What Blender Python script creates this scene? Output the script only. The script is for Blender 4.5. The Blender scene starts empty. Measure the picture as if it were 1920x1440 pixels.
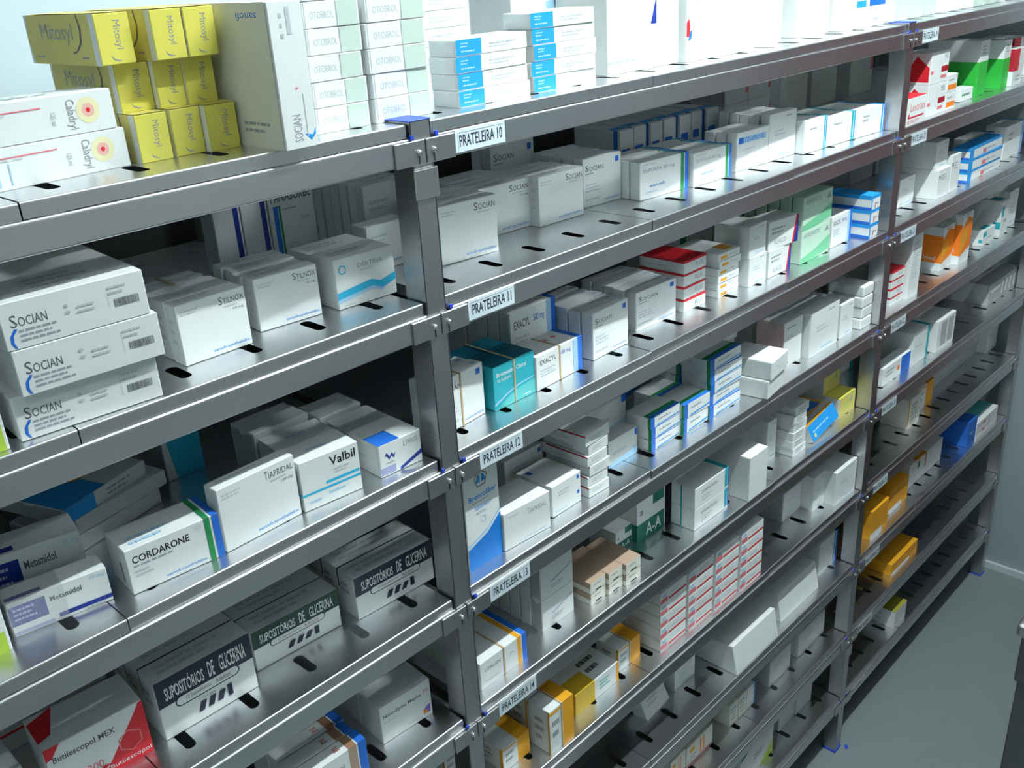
import bpy, bmesh, math, random
from mathutils import Vector, Matrix
SC = bpy.context.scene
COL = SC.collection
# ---------------------------------------------------------------- camera, world, light, exposure
cam_d = bpy.data.cameras.new('camera'); cam = bpy.data.objects.new('camera', cam_d); COL.objects.link(cam)
cam.location = (-0.68410511, -0.7930579, 1.93406485)
cam.rotation_euler = (1.15759112, 0.05511044, -0.81026981)
cam_d.sensor_fit = 'HORIZONTAL'; cam_d.sensor_width = 36.0
cam_d.lens = 1814.366 / 1920.0 * 36.0
cam_d.clip_start = 0.02
SC.camera = cam
wd = bpy.data.worlds.new('world'); SC.world = wd; wd.use_nodes = True
wd.node_tree.nodes['Background'].inputs[0].default_value = (0.62, 0.80, 0.85, 1)
wd.node_tree.nodes['Background'].inputs[1].default_value = 0.05
SC.view_settings.view_transform = 'Standard'; SC.view_settings.look = 'None'
SC.view_settings.gamma = 1.0; SC.view_settings.use_curve_mapping = False
SC.view_settings.exposure = EXPOSURE = 0.0
TUBE = 500.0          # emission strength of the fluorescent tubes
FILL_FAR = 6.0  # strength of the added fill over the far aisle
FILL_LEFT = 34.0  # strength of the added fill behind the camera
LAMP_X, LAMP_Y, LAMP_Z = 0.74, -0.58, 2.84

# ---------------------------------------------------------------- measures of the rack
ZB = [1.753, 1.5572, 1.3575, 1.1547, 0.9559, 0.7528, 0.5515, 0.3514, 0.1518]   # beam bolts, top to bottom
PX = [-1.218, 0.0, 1.233, 2.245]                                               # posts
DEPTH = 0.50
TRAY = 0.030
WALL_Y = 0.56
WALL_R = 2.30

# ---------------------------------------------------------------- materials
MATS = {}
def principled(name, col, rough=0.5, metal=0.0, spec=0.5):
    m = bpy.data.materials.new(name); m.use_nodes = True
    b = m.node_tree.nodes['Principled BSDF']
    b.inputs['Base Color'].default_value = (*col, 1); b.inputs['Roughness'].default_value = rough
    b.inputs['Metallic'].default_value = metal; b.inputs['Specular IOR Level'].default_value = spec
    return m
def nodes(m): return m.node_tree.nodes, m.node_tree.links, m.node_tree.nodes['Principled BSDF']
def brushed(name, col, rough, scale, bump=0.12, var=0.10):
    m = principled(name, col, rough, 1.0)
    N, L, b = nodes(m)
    tc = N.new('ShaderNodeTexCoord'); mp = N.new('ShaderNodeMapping'); mp.inputs['Scale'].default_value = scale
    nz = N.new('ShaderNodeTexNoise'); nz.inputs['Scale'].default_value = 1.0; nz.inputs['Detail'].default_value = 4
    L.new(tc.outputs['Object'], mp.inputs['Vector']); L.new(mp.outputs['Vector'], nz.inputs['Vector'])
    mr = N.new('ShaderNodeMapRange'); mr.inputs[1].default_value = .3; mr.inputs[2].default_value = .7
    mr.inputs[3].default_value = rough - var; mr.inputs[4].default_value = rough + var
    L.new(nz.outputs['Fac'], mr.inputs['Value']); L.new(mr.outputs[0], b.inputs['Roughness'])
    n2 = N.new('ShaderNodeTexNoise'); n2.inputs['Scale'].default_value = 9.0; n2.inputs['Detail'].default_value = 2
    L.new(tc.outputs['Object'], n2.inputs['Vector'])
    mx = N.new('ShaderNodeMix'); mx.data_type = 'RGBA'
    mx.inputs[6].default_value = (col[0]*.88, col[1]*.88, col[2]*.9, 1); mx.inputs[7].default_value = (min(1,col[0]*1.08), min(1,col[1]*1.08), min(1,col[2]*1.08), 1)
    L.new(n2.outputs['Fac'], mx.inputs[0]); L.new(mx.outputs[2], b.inputs['Base Color'])
    bp = N.new('ShaderNodeBump'); bp.inputs['Strength'].default_value = bump; bp.inputs['Distance'].default_value = .0004
    L.new(nz.outputs['Fac'], bp.inputs['Height']); L.new(bp.outputs[0], b.inputs['Normal'])
    return m
STEEL_X = brushed('brushed steel along', (.66, .66, .66), .34, (2, 700, 700), bump=.0, var=.03)
STEEL_Z = brushed('brushed steel upright', (.55, .55, .55), .35, (700, 700, 2), bump=.0, var=.03)
STEEL_T = brushed('tray steel', (.78, .79, .80), .30, (8, 200, 8), bump=0.0, var=.015)
DARK = principled('dark recess', (.012, .012, .013), .8)
CHROME = principled('bolt steel', (.85, .85, .85), .12, 1.0)
BLUEFILM = principled('blue protective film', (.02, .07, .55), .4)

PAL = dict(
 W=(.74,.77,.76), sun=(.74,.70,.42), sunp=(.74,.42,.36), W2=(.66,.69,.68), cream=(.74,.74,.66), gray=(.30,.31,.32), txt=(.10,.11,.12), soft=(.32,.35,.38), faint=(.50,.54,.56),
 pg=(.50,.60,.53), paleg=(.52,.72,.58), dkgreen=(.008,.05,.035), green=(.02,.24,.08), bgreen=(.03,.42,.05), mgreen=(.18,.55,.30), dgreen=(.01,.16,.11), lime=(.42,.60,.06),
 blue=(.02,.145,.58), azure=(.008,.19,.62), dblue=(.012,.035,.26), sky=(.02,.30,.72), cyan=(.03,.42,.66), pblue=(.35,.58,.78), navy=(.012,.018,.045), lav=(.35,.38,.60), teal=(.003,.10,.15), teal2=(.02,.38,.45), aqua=(.10,.50,.50),
 red=(.62,.02,.03), dred=(.36,.01,.03), rose=(.70,.18,.20), pink=(.55,.42,.42), orange=(.85,.22,.02), amber=(.78,.36,.02), gold=(.62,.42,.03), yellow=(.70,.64,.11), yellow2=(.55,.50,.06), py=(.66,.57,.16), brown=(.32,.17,.10), tan=(.42,.30,.22), silver=(.42,.44,.48), purple=(.20,.16,.50), olive=(.34,.33,.04), black=(.015,.015,.018), g1=(.40,.42,.43))
def pm(c):
    if c not in MATS:
        m = principled('printed ' + c, PAL[c], .48, 0, .28)
        if c in ('silver',): m.node_tree.nodes['Principled BSDF'].inputs['Metallic'].default_value = .5
        if c in ('W', 'W2', 'cream', 'gray', 'g1'):      # uncoated board: slight mottling
            N, L, b = nodes(m)
            tc = N.new('ShaderNodeTexCoord'); nz = N.new('ShaderNodeTexNoise'); nz.inputs['Scale'].default_value = 35; nz.inputs['Detail'].default_value = 3
            mx = N.new('ShaderNodeMix'); mx.data_type = 'RGBA'
            a = PAL[c]; mx.inputs[6].default_value = (a[0]*.94, a[1]*.94, a[2]*.93, 1); mx.inputs[7].default_value = (a[0]*1.04, a[1]*1.04, a[2]*1.04, 1)
            L.new(tc.outputs['Object'], nz.inputs['Vector']); L.new(nz.outputs['Fac'], mx.inputs[0]); L.new(mx.outputs[2], b.inputs['Base Color'])
        MATS[c] = m
    return MATS[c]

# ---------------------------------------------------------------- mesh helpers
def link(name, me, parent=None):
    o = bpy.data.objects.new(name, me); COL.objects.link(o)
    if parent: o.parent = parent
    return o
def finish(bm, name, mats, smooth=False):
    me = bpy.data.meshes.new(name)
    if smooth:
        for f in bm.faces: f.smooth = True
    bm.to_mesh(me); bm.free()
    for m in mats: me.materials.append(m)
    return me
def bx(bm, x0, x1, y0, y1, z0, z1, mi=0, bev=0.0, seg=1):
    r = bmesh.ops.create_cube(bm, size=1.0)
    vs = r['verts']
    for v in vs:
        v.co = Vector((x0 + (v.co.x+.5)*(x1-x0), y0 + (v.co.y+.5)*(y1-y0), z0 + (v.co.z+.5)*(z1-z0)))
    fs = {f for v in vs for f in v.link_faces}
    for f in fs: f.material_index = mi
    if bev > 0:
        es = list({e for v in vs for e in v.link_edges})
        rr = bmesh.ops.bevel(bm, geom=es, offset=bev, segments=seg, affect='EDGES', profile=.5, clamp_overlap=True)
        for f in rr['faces']: f.material_index = mi
def quad(bm, pts, mi):
    f = bm.faces.new([bm.verts.new(p) for p in pts]); f.material_index = mi; return f
TXT = {}
def text2d(s, bold=False):
    """a word as flat triangles, normalised to its own box"""
    ky = (s, bold)
    if ky in TXT: return TXT[ky]
    cu = bpy.data.curves.new('w', 'FONT'); cu.body = s; cu.offset = .014 if bold else 0; cu.size = 1; cu.resolution_u = 2; cu.fill_mode = 'FRONT'
    ob = bpy.data.objects.new('w', cu)
    me = bpy.data.meshes.new_from_object(ob)
    vs = [(v.co.x, v.co.y) for v in me.vertices]; fs = [tuple(p.vertices) for p in me.polygons]
    bpy.data.objects.remove(ob); bpy.data.curves.remove(cu); bpy.data.meshes.remove(me)
    x0 = min(v[0] for v in vs); x1 = max(v[0] for v in vs); y0 = min(v[1] for v in vs); y1 = max(v[1] for v in vs)
    TXT[ky] = ([((v[0]-x0)/(x1-x0), (v[1]-y0)/(y1-y0)) for v in vs], fs)
    return TXT[ky]
def mapper(face, w, h, d, off):
    if face == 'F': return lambda u, v: Vector((u*w, -off, v*h)), w, h
    if face == 'L': return lambda u, v: Vector((-off, (1-u)*d, v*h)), d, h
    if face == 'T': return lambda u, v: Vector((u*w, v*d, h+off)), w, d
    if face == 'R': return lambda u, v: Vector((w+off, u*d, v*h)), d, h
def decals(bm, decs, w, h, d, mi_of, off0=0.00015):
    rnd = random.Random(7)
    for k, dc in enumerate(decs):
        face, typ = dc[0], dc[1]
        off = off0 * (1 + .35*k)
        f, fw, fh = mapper(face, w, h, d, off)
        mi = mi_of(dc[-1])
        flip = face in ()
        def poly(pts):
            quad(bm, [f(u, v) for u, v in pts], mi)
        if typ == 'r':
            u0, v0, u1, v1 = dc[2:6]; poly([(u0,v0),(u1,v0),(u1,v1),(u0,v1)])
        elif typ == 'p': poly(dc[2])
        elif typ == 'c':
            u, v, r = dc[2:5]; poly([(u + r*fh/fw*math.cos(a*math.pi/10), v + r*math.sin(a*math.pi/10)) for a in range(20)])
        elif typ == 'o':                                    # outlined shape: n-gon ring
            u, v, r, n, t = dc[2:7]
            for a in range(n):
                q = []
                for rr, aa in ((r, a), (r, a+1), (r*(1-t), a+1), (r*(1-t), a)):
                    an = 2*math.pi*aa/n + math.pi/2; q.append((u + rr*fh/fw*math.cos(an), v + rr*math.sin(an)))
                poly(q)
        elif typ == 'l':                                    # lines of small print
            n, u0, v0, u1, v1 = dc[2:7]
            for i in range(n):
                vt = v1 - (v1-v0)*(i+.5)/n; hh = (v1-v0)/n*.22
                u = u0
                end = u0 + (u1-u0)*rnd.uniform(.6, 1)
                while u < end:
                    e = min(end, u + (u1-u0)*rnd.uniform(.08, .22)); poly([(u,vt-hh),(e,vt-hh),(e,vt+hh),(u,vt+hh)]); u = e + (u1-u0)*.03
        elif typ == 'bar':                                  # barcode
            u0, v0, u1, v1 = dc[2:6]; u = u0
            while u < u1:
                s = (u1-u0)*rnd.choice((.012,.02,.03)); poly([(u,v0),(min(u1,u+s),v0),(min(u1,u+s),v1),(u,v1)]); u += s + (u1-u0)*rnd.choice((.014,.022))
        elif typ in ('x', 'xb', 'xd', 'xu', 'xi', 'sc'):                # lettering: across, downwards, upwards, small capitals
            s, u0, v0, u1, v1 = dc[2:7]
            jobs = [(s, u0, v0, u1, v1)]
            if typ == 'sc':
                c = u0 + (u1-u0)*1.25/len(s)
                jobs = [(s[0], u0, v0, c - (u1-u0)*.03, v1), (s[1:], c, v0, u1, v0 + (v1-v0)*.76)]
            for s, a0, b0, a1, b1 in jobs:
                vs, fs = text2d(s, typ == 'xb')
                if typ == 'xd': P = [f(a0 + y*(a1-a0), b1 - x*(b1-b0)) for x, y in vs]
                elif typ == 'xi': P = [f(a1 - x*(a1-a0), b1 - y*(b1-b0)) for x, y in vs]
                elif typ == 'xu': P = [f(a1 - y*(a1-a0), b0 + x*(b1-b0)) for x, y in vs]
                else: P = [f(a0 + x*(a1-a0), b0 + y*(b1-b0)) for x, y in vs]
                V = [bm.verts.new(p) for p in P]
                for t in fs:
                    try: ff = bm.faces.new([V[i] for i in t]); ff.material_index = mi
                    except ValueError: pass

# ---------------------------------------------------------------- the printed faces of each kind of carton
SAN = 'sanofi-synthelabo'
def sanofi(title, dose=None, sc='sc'):
    r = [('F',sc,title,.60,.80,.97,.93,'txt'), ('F','l',2,.05,.80,.38,.90,'faint'), ('F','x',SAN,.42,.06,.96,.13,'sky'), ('F','l',1,.66,.73,.93,.78,'faint'), ('T','l',2,.1,.3,.7,.8,'faint'), ('L','l',3,.3,.3,.7,.8,'faint')]
    if dose: r.append(('F','x',dose,.80,.66,.95,.71,'txt'))
    return r
def sansq(title):
    return [('F','sc',title,.06,.74,.52,.86,'txt'), ('F','r',.84,.82,.93,.93,'blue'), ('F','l',1,.06,.66,.34,.72,'soft'), ('F','l',3,.06,.3,.5,.5,'faint'), ('F','l',1,.06,.12,.6,.2,'faint'), ('F','x',SAN,.55,.06,.96,.12,'sky'), ('T','r',.84,.2,.93,.5,'pblue')]
SUP = lambda c: [('F','r',0,.55,1,1,c), ('F','xb','SUPOSITÓRIOS',.08,.63,.48,.90,'W'), ('F','xb','DE',.53,.63,.595,.90,'W'), ('F','xb','GLICERINA',.65,.63,.93,.90,'W'), ('F','r',.22,.425,.78,.605,'navy'), ('F','c',.22,.515,.09,'navy'), ('F','c',.78,.515,.09,'navy'), ('F','r',.22,.445,.78,.585,'W'), ('F','c',.22,.515,.07,'W'), ('F','c',.78,.515,.07,'W'), ('F','x','12 Supositórios',.27,.475,.53,.555,'txt'), ('F','x','Adultos' if c=='navy' else 'Infantis',.58,.475,.74,.555,'txt'),
    ('F','p',[(.36,.16),(.42,.16),(.46,.32),(.40,.32)],'navy'), ('F','p',[(.46,.16),(.52,.16),(.56,.32),(.50,.32)],'navy'), ('F','p',[(.56,.16),(.62,.16),(.66,.32),(.60,.32)],'navy'), ('F','r',.68,.15,.73,.35,'navy'), ('F','l',1,.38,.34,.62,.39,'faint'), ('L','l',2,.2,.5,.8,.8,'soft'), ('T','l',2,.1,.2,.9,.8,'faint')]
K = {}
def kind(name, desc, decs=(), base='W', faces=None, cat='medicine carton', obname='medicine_carton', seam=True):
    K[name] = dict(desc=desc, decs=list(decs), base=base, faces=faces or {}, cat=cat, ob=obname, seam=seam)
kind('mitosyl', 'yellow ointment carton', [('F','xd','Mitosyl',.45,.30,.72,.86,'gray'), ('F','p',[(.30,.2),(.36,.1),(.5,.06),(.62,.08),(.5,.09),(.38,.13)],'gray'), ('L','r',0,0,.93,1,'py'),('L','r',.93,0,1,1,'W'),('L','p',[(0,.0),(.04,0),(.01,.5),(.04,1),(0,1)],'W'), ('L','x','Mitosyl',.22,.40,.68,.82,'gray'), ('L','p',[(.785,1),(.812,.72),(.785,.43),(.71,.26),(.64,.22),(.64,.245),(.70,.29),(.765,.45),(.79,.72),(.770,1)],'txt'), ('L','l',1,.1,.1,.25,.2,'soft'), ('L','l',1,.76,.12,.90,.18,'purple'), ('T','r',.0,.0,1,.93,'py')], 'yellow')
kind('caladryl', 'long white lotion carton with pink sun', [('F','c',.86,.55,.32,'sun'), ('F','c',.86,.55,.17,'sunp'), ('F','c',.86,.55,.06,'red'), ('F','xd','Caladryl',.735,.14,.795,.86,'gray'), ('F','r',0,.74,.62,.77,'rose'), ('F','l',1,0,.66,.6,.72,'faint'), ('F','r',.30,.1,.306,.66,'pblue'), ('F','r',.36,.1,.366,.62,'pblue'), ('F','r',.24,.2,.246,.6,'pblue'), ('F','xd','125 ml',.66,.3,.685,.6,'soft'), ('T','l',2,.1,.3,.9,.8,'faint')])
kind('sachetbox', 'tall narrow carton with cream sides', [('F','xd','SOLVAY',.30,.06,.62,.28,'soft') if 0 else ('F','xu','SOCIAN',.30,.05,.56,.24,'soft'), ('F','p',[(.62,.10),(.80,.05),(.95,.09),(.97,.14),(.86,.085),(.72,.095)],'sky'), ('F','r',.5,.78,.62,.96,'faint'), ('F','l',3,.3,.74,.42,.94,'faint'), ('F','r',.7,.08,.72,.38,'faint'), ('F','c',.55,.42,.008,'rose'), ('L','r',0,0,.985,1,'cream'), ('L','xi','sanofi',.70,.88,.90,.935,'blue'), ('L','l',2,.62,.10,.93,.20,'soft')])
kind('otobrol', 'white ear drop carton with pale green panel', [('F','r',.60,.03,.97,.97,'pg'), ('F','x','OTOBROL',.12,.35,.54,.62,'faint'), ('F','r',.585,0,.592,1,'gray'), ('F','r',.03,0,.036,1,'gray'), ('L','r',.1,.1,.9,.9,'W2')])
kind('bluelabel', 'flat white carton with blue label end', [('F','r',0,.06,.34,1,'sky'), ('F','l',2,.06,.5,.2,.85,'pblue'), ('F','l',1,.06,.2,.3,.4,'pblue'), ('F','l',2,.45,.3,.9,.7,'faint')])
kind('paletriangle', 'white carton with pale blue wedge print', [('F','p',[(.2,.86),(.8,.9),(.76,.8),(.26,.76)],'pblue'), ('F','p',[(.42,.60),(.56,.62),(.48,.40)],'pblue'), ('F','l',1,.4,.66,.7,.70,'faint')])
kind('sail', 'white carton with dark blue sail mark', [('F','p',[(.58,.42),(.66,.42),(.66,.68)],'dblue'), ('F','l',1,.0,.08,.5,.14,'lav'), ('F','l',1,.68,.3,.95,.35,'faint')])
kind('flame', 'white carton with red and blue flame mark', [('F','p',[(0,.22),(.04,.22),(.05,.30),(.03,.38),(0,.34)],'red'), ('F','p',[(.02,.18),(.07,.20),(.08,.28),(.05,.26)],'blue'), ('F','r',.5,.04,.8,.05,'faint'), ('F','l',2,.1,.5,.8,.6,'faint')])
kind('plaintall', 'tall plain white carton', [('F','l',2,.2,.7,.8,.8,'faint'), ('F','l',1,.3,.06,.8,.1,'faint')])
kind('bluebar', 'white carton with two blue bars', [('F','r',.26,.26,.50,.34,'sky'), ('F','r',.58,.26,.98,.34,'blue'), ('F','l',1,.7,.07,.9,.12,'soft')])
kind('palegreen', 'pale green-white tall carton', [('F','r',.2,0,.22,1,'paleg'), ('F','l',2,.3,.5,.8,.7,'faint')], 'W', {'F':'pg'})
kind('purpletext', 'white carton with small purple lettering', [('F','l',2,.45,.16,.9,.34,'purple'), ('F','l',1,.5,.5,.8,.6,'faint')])
kind('socianlong', 'large flat white carton with barcode', [('F','sc','SOCIAN',.06,.46,.30,.72,'txt'), ('F','p',[(.075,.44),(.04,.30),(.035,.16),(.05,.06),(.07,.02),(.055,.16),(.062,.30),(.095,.42)],'blue'), ('F','l',3,.10,.12,.44,.42,'soft'), ('F','bar',.76,.34,.94,.52,'txt'), ('F','l',2,.73,.60,.86,.84,'faint'), ('F','r',.72,.3,.723,.8,'faint'), ('F','l',2,.42,.42,.46,.72,'faint'), ('F','l',2,.5,.40,.66,.62,'faint'), ('T','l',3,.3,.1,.8,.3,'faint')])
kind('stilnox', 'white carton lettered at upper right', sanofi('STILNOX','10 mg'))
kind('plainthin', 'thin white carton in banded bundle', [('F','l',2,.2,.6,.8,.8,'faint'), ('T','r',0,.4,1,.6,'W2')])
kind('dertina', 'white carton with blue zigzag band', [('F','o',.12,.78,.09,20,.25,'cyan'), ('F','x','DERTINA',.38,.74,.80,.83,'soft'), ('F','p',[(0,.34),(.58,.44),(.74,.36),(1,.46),(1,.30),(.76,.20),(.60,.30),(0,.20)],'cyan'), ('F','p',[(0,.12),(.6,.24),(.74,.16),(.8,.18),(.6,.30),(0,.20)],'pblue'), ('F','l',1,.42,.66,.7,.71,'faint'), ('F','l',1,.1,.04,.4,.08,'faint'), ('T','l',2,.1,.3,.8,.7,'faint')])
kind('sanwhite', 'white carton with blue footer print', [('F','x',SAN,.35,.10,.98,.20,'blue'), ('F','l',2,.1,.6,.6,.8,'faint')])
kind('panasorbe', 'upright carton with blue and green stripes', [('F','xb','PANASORBE',.06,.80,.94,.92,'txt'), ('F','r',.04,.94,.18,1,'dblue'), ('F','r',.09,0,.19,.76,'blue'), ('F','r',.205,0,.25,.76,'green'), ('F','l',1,.3,.68,.7,.73,'soft'), ('F','x','Gotas',.66,.54,.86,.60,'soft'), ('F','l',2,.3,.2,.7,.3,'faint')], 'W2')
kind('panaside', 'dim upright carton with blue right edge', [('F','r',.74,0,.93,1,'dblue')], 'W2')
kind('socian', 'white carton with grey capitals upper right', sanofi('SOCIAN'))
kind('socian50', 'white carton with grey capitals and dose', sanofi('SOCIAN','50 mg'))
kind('sociansq', 'white carton with blue corner square', sansq('SOCIAN'))
kind('eufo', 'white carton with green and blue end stripes', [('F','r',.84,0,.91,1,'green'), ('F','r',.925,0,1,1,'blue'), ('T','r',.84,0,.91,1,'aqua'), ('T','r',.925,0,1,1,'blue'), ('F','x','EUFOLIN 80 mg',.06,.68,.70,.80,'soft'), ('F','l',1,.06,.88,.4,.94,'faint'), ('F','x','sanofi',.2,.30,.5,.38,'sky'), ('F','l',1,.1,.14,.5,.2,'pblue')])
kind('bluetitle', 'white carton with blue title bar', [('F','r',.05,.70,.92,.86,'pblue'), ('F','r',.05,.70,.20,.86,'blue'), ('F','x','CO-APROVEL',.24,.72,.88,.84,'blue'), ('F','l',1,.2,.5,.7,.56,'faint')])
kind('plainfront', 'plain white carton', [('F','l',1,.6,.86,.92,.93,'soft'), ('F','l',2,.2,.5,.7,.66,'faint'), ('F','l',1,.4,.06,.95,.14,'pblue')])
kind('tealend', 'low white carton with teal end stripe', [('F','r',.84,0,.90,1,'teal2'), ('F','r',.92,0,.97,1,'sky'), ('T','r',.84,0,.97,1,'teal2'), ('F','l',1,.2,.66,.6,.76,'soft'), ('L','l',2,.3,.3,.7,.7,'faint')])
kind('blueend', 'low white carton with twin blue stripes', [('F','r',.86,0,.91,1,'sky'), ('F','r',.94,0,.985,1,'blue'), ('T','r',.86,0,.985,1,'sky'), ('F','l',2,.2,.5,.5,.8,'soft'), ('F','r',.62,.1,.625,.95,'faint'), ('F','r',.7,.1,.705,.95,'faint')])
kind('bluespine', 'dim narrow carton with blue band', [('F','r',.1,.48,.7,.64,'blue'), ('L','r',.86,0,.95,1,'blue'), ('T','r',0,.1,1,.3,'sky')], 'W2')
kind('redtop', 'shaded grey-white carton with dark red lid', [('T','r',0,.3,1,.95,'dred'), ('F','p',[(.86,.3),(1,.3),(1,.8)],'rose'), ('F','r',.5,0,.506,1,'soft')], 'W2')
kind('lexo', 'small red-topped carton with red script', [('F','x','Lexotan',.2,.5,.92,.8,'rose'), ('F','p',[(.1,.28),(.16,.5),(.2,.3)],'red'), ('F','r',.12,.26,.9,.32,'red'), ('F','l',2,.1,.06,.9,.2,'rose'), ('T','r',0,0,1,1,'red')])
kind('lexored', 'white carton with red arrow side', [('L','p',[(.3,.1),(.95,.1),(.95,.55),(.5,.9),(.3,.6)],'red'), ('L','r',0,.1,.2,.7,'red'), ('F','r',.60,.34,1,.52,'dred'), ('F','r',.60,.14,.9,.24,'rose'), ('F','r',0,.34,.16,.44,'rose'), ('F','x','MSL',.72,.74,.95,.90,'soft'), ('F','r',.5,.2,.51,.8,'faint')])
kind('orangebars', 'small carton with orange-red bars', [('F','r',.1,.15,.95,.45,'orange'), ('F','l',1,.15,.6,.8,.8,'soft')])
kind('smalllabel', 'tiny white carton with green print', [('F','l',1,.1,.3,.95,.7,'green')])
kind('greenwhite', 'tall carton half white, half bright green', [('F','r',0,0,1,.62,'bgreen'), ('L','r',0,0,1,.62,'bgreen'), ('F','l',3,.2,.74,.8,.92,'soft'), ('R','r',0,0,1,.62,'bgreen')])
kind('redwhite', 'white carton with red upper edge', [('F','r',0,.4,.5,1,'red'), ('L','r',.7,.4,1,1,'dred'), ('F','l',2,.3,.1,.9,.3,'soft')])
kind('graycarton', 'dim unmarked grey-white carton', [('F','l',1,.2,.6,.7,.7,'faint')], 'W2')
kind('lime', 'white carton with lime green edge', [('F','r',.78,0,.95,.42,'lime'), ('F','r',0,.0,.78,.30,'lime'), ('F','l',2,.3,.5,.8,.7,'soft')])
kind('tiapridal', 'white carton lettered upper right, thin', sanofi('TIAPRIDAL','100 mg'))
kind('tiapridal2', 'white carton with pale grey title', [('F','sc','TIAPRIDAL',.50,.68,.92,.84,'soft'), ('F','l',1,.1,.82,.4,.88,'faint'), ('F','x',SAN,.4,.06,.92,.12,'pblue')])
kind('cordarone', 'white carton with bold black title', [('F','xb','CORDARONE',.06,.66,.66,.82,'black'), ('F','l',1,.06,.55,.62,.64,'soft'), ('F','l',2,.06,.34,.30,.52,'faint'), ('F','x',SAN,.36,.07,.80,.15,'sky'), ('F','r',.84,0,.90,1,'green'), ('F','r',.925,0,1,1,'blue'), ('T','r',.84,0,.90,1,'green'), ('T','r',.925,0,1,1,'blue'), ('F','o',.77,.88,.06,16,.2,'faint'), ('L','r',.6,.15,.7,.6,'gray'), ('T','l',2,.1,.1,.6,.5,'pblue')])
kind('valbil', 'white carton with black title, blue lines', [('F','xb','Valbil',.50,.72,.94,.90,'black'), ('F','r',0,.30,1,.345,'cyan'), ('F','r',.40,.40,.98,.455,'cyan'), ('F','l',2,.56,.54,.9,.66,'faint'), ('F','l',1,.1,.10,.35,.20,'pblue'), ('F','x','Gemfibrozil',.42,.18,.70,.24,'cyan'), ('L','r',0,.30,1,.36,'cyan'), ('T','l',1,.3,.4,.7,.6,'pblue')])
kind('lixus', 'white carton with royal blue lid', [('T','r',0,0,.5,.5,'blue'), ('F','r',0,.05,.36,.28,'lav'), ('F','p',[(.46,.10),(1,.40),(1,.26),(.46,0)],'dblue'), ('F','x','LIXUS',.58,.70,.92,.86,'soft'), ('F','p',[(.12,.62),(.17,.62),(.22,.48),(.28,.58),(.33,.48),(.38,.66),(.33,.58),(.29,.68),(.23,.56),(.17,.72)],'dblue'), ('F','l',1,.14,.36,.4,.42,'soft'), ('L','l',1,.3,.4,.7,.6,'faint')])
kind('metamidol', 'carton with navy panel and pale print', [('F','r',0,.30,.36,.86,'dblue'), ('F','l',3,.04,.4,.32,.8,'lav'), ('F','xb','Metamidol',.40,.62,.72,.78,'txt'), ('F','x','10 mg',.82,.78,.97,.92,'pblue'), ('F','r',.45,.10,1,.22,'dblue'), ('F','r',0,.04,.40,.14,'lav'), ('F','l',1,.72,.02,.95,.08,'soft'), ('T','r',.0,.1,.35,.3,'dblue')])
kind('orangedot', 'flat carton with blue top and orange dot', [('T','r',0,0,.5,1,'sky'), ('T','c',.52,.55,.18,'amber'), ('F','l',2,.5,.2,.9,.8,'soft'), ('F','r',0,0,.35,1,'sky')], 'W2')
kind('bluewing', 'shaded carton with large blue wing', [('F','p',[(.25,0),(1,0),(1,1),(.45,1),(.1,.55)],'cyan'), ('F','c',.2,.72,.08,'purple'), ('F','l',3,.3,.5,.8,.72,'pblue')], 'W2')
kind('teal', 'glossy teal carton with white title', [('F','xb','Bromexina Cloral',.08,.74,.80,.84,'W'), ('F','x','Via Inalatoria',.08,.62,.42,.70,'W'), ('F','p',[(0,0),(1,0),(1,.34),(.6,.30),(.3,.18)],'aqua'), ('F','p',[(0,.1),(.3,.26),(.6,.36),(1,.40),(1,.42),(.6,.39),(.3,.30),(0,.15)],'pblue'), ('F','l',1,.7,.05,.94,.1,'W')], 'teal2', {'T':'teal','L':'teal2'})
kind('exacyl', 'white carton with blue end and dark title', [('F','xb','EXACYL',.08,.70,.42,.84,'txt'), ('F','x','500 mg',.50,.70,.74,.84,'blue'), ('F','l',3,.08,.34,.5,.58,'faint'), ('F','r',.90,0,1,1,'blue'), ('F','r',.80,0,.90,1,'pblue'), ('T','r',.90,0,1,1,'blue'), ('R','r',0,0,1,1,'blue'), ('T','c',.55,.6,.08,'rose'), ('T','c',.72,.6,.08,'rose')])
kind('redstack', 'small white carton with red lid', [('T','r',0,0,1,1,'red'), ('F','r',0,.84,1,1,'red'), ('F','x','PLUS',.5,.3,.84,.66,'soft'), ('L','r',0,.84,1,1,'red'), ('L','l',1,.1,.3,.8,.5,'faint')])
kind('orangestack', 'flat white carton with orange marks', [('F','r',.1,.2,.4,.6,'amber'), ('F','l',1,.5,.4,.9,.6,'soft'), ('T','r',.5,.1,.9,.4,'amber')])
kind('redblue', 'white carton with red and blue corner', [('F','p',[(.80,0),(.86,0),(.98,1),(.92,1)],'red'), ('F','p',[(.86,0),(1,0),(1,1),(.98,1)],'dblue'), ('F','l',2,.1,.5,.7,.8,'soft'), ('F','x','KLACID',.2,.15,.6,.32,'soft')])
kind('greenwave', 'carton with pale green wave', [('F','p',[(0,.16),(.5,.30),(1,.56),(1,.12),(.5,0),(0,0)],'mgreen'), ('F','p',[(0,.16),(.5,.30),(1,.56),(1,.66),(.5,.40),(0,.26)],'paleg'), ('F','x','AMERIDE',.06,.76,.62,.90,'soft'), ('F','p',[(.8,.72),(.88,.9),(.96,.72)],'soft'), ('L','r',.9,0,1,1,'W')], 'paleg')
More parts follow.
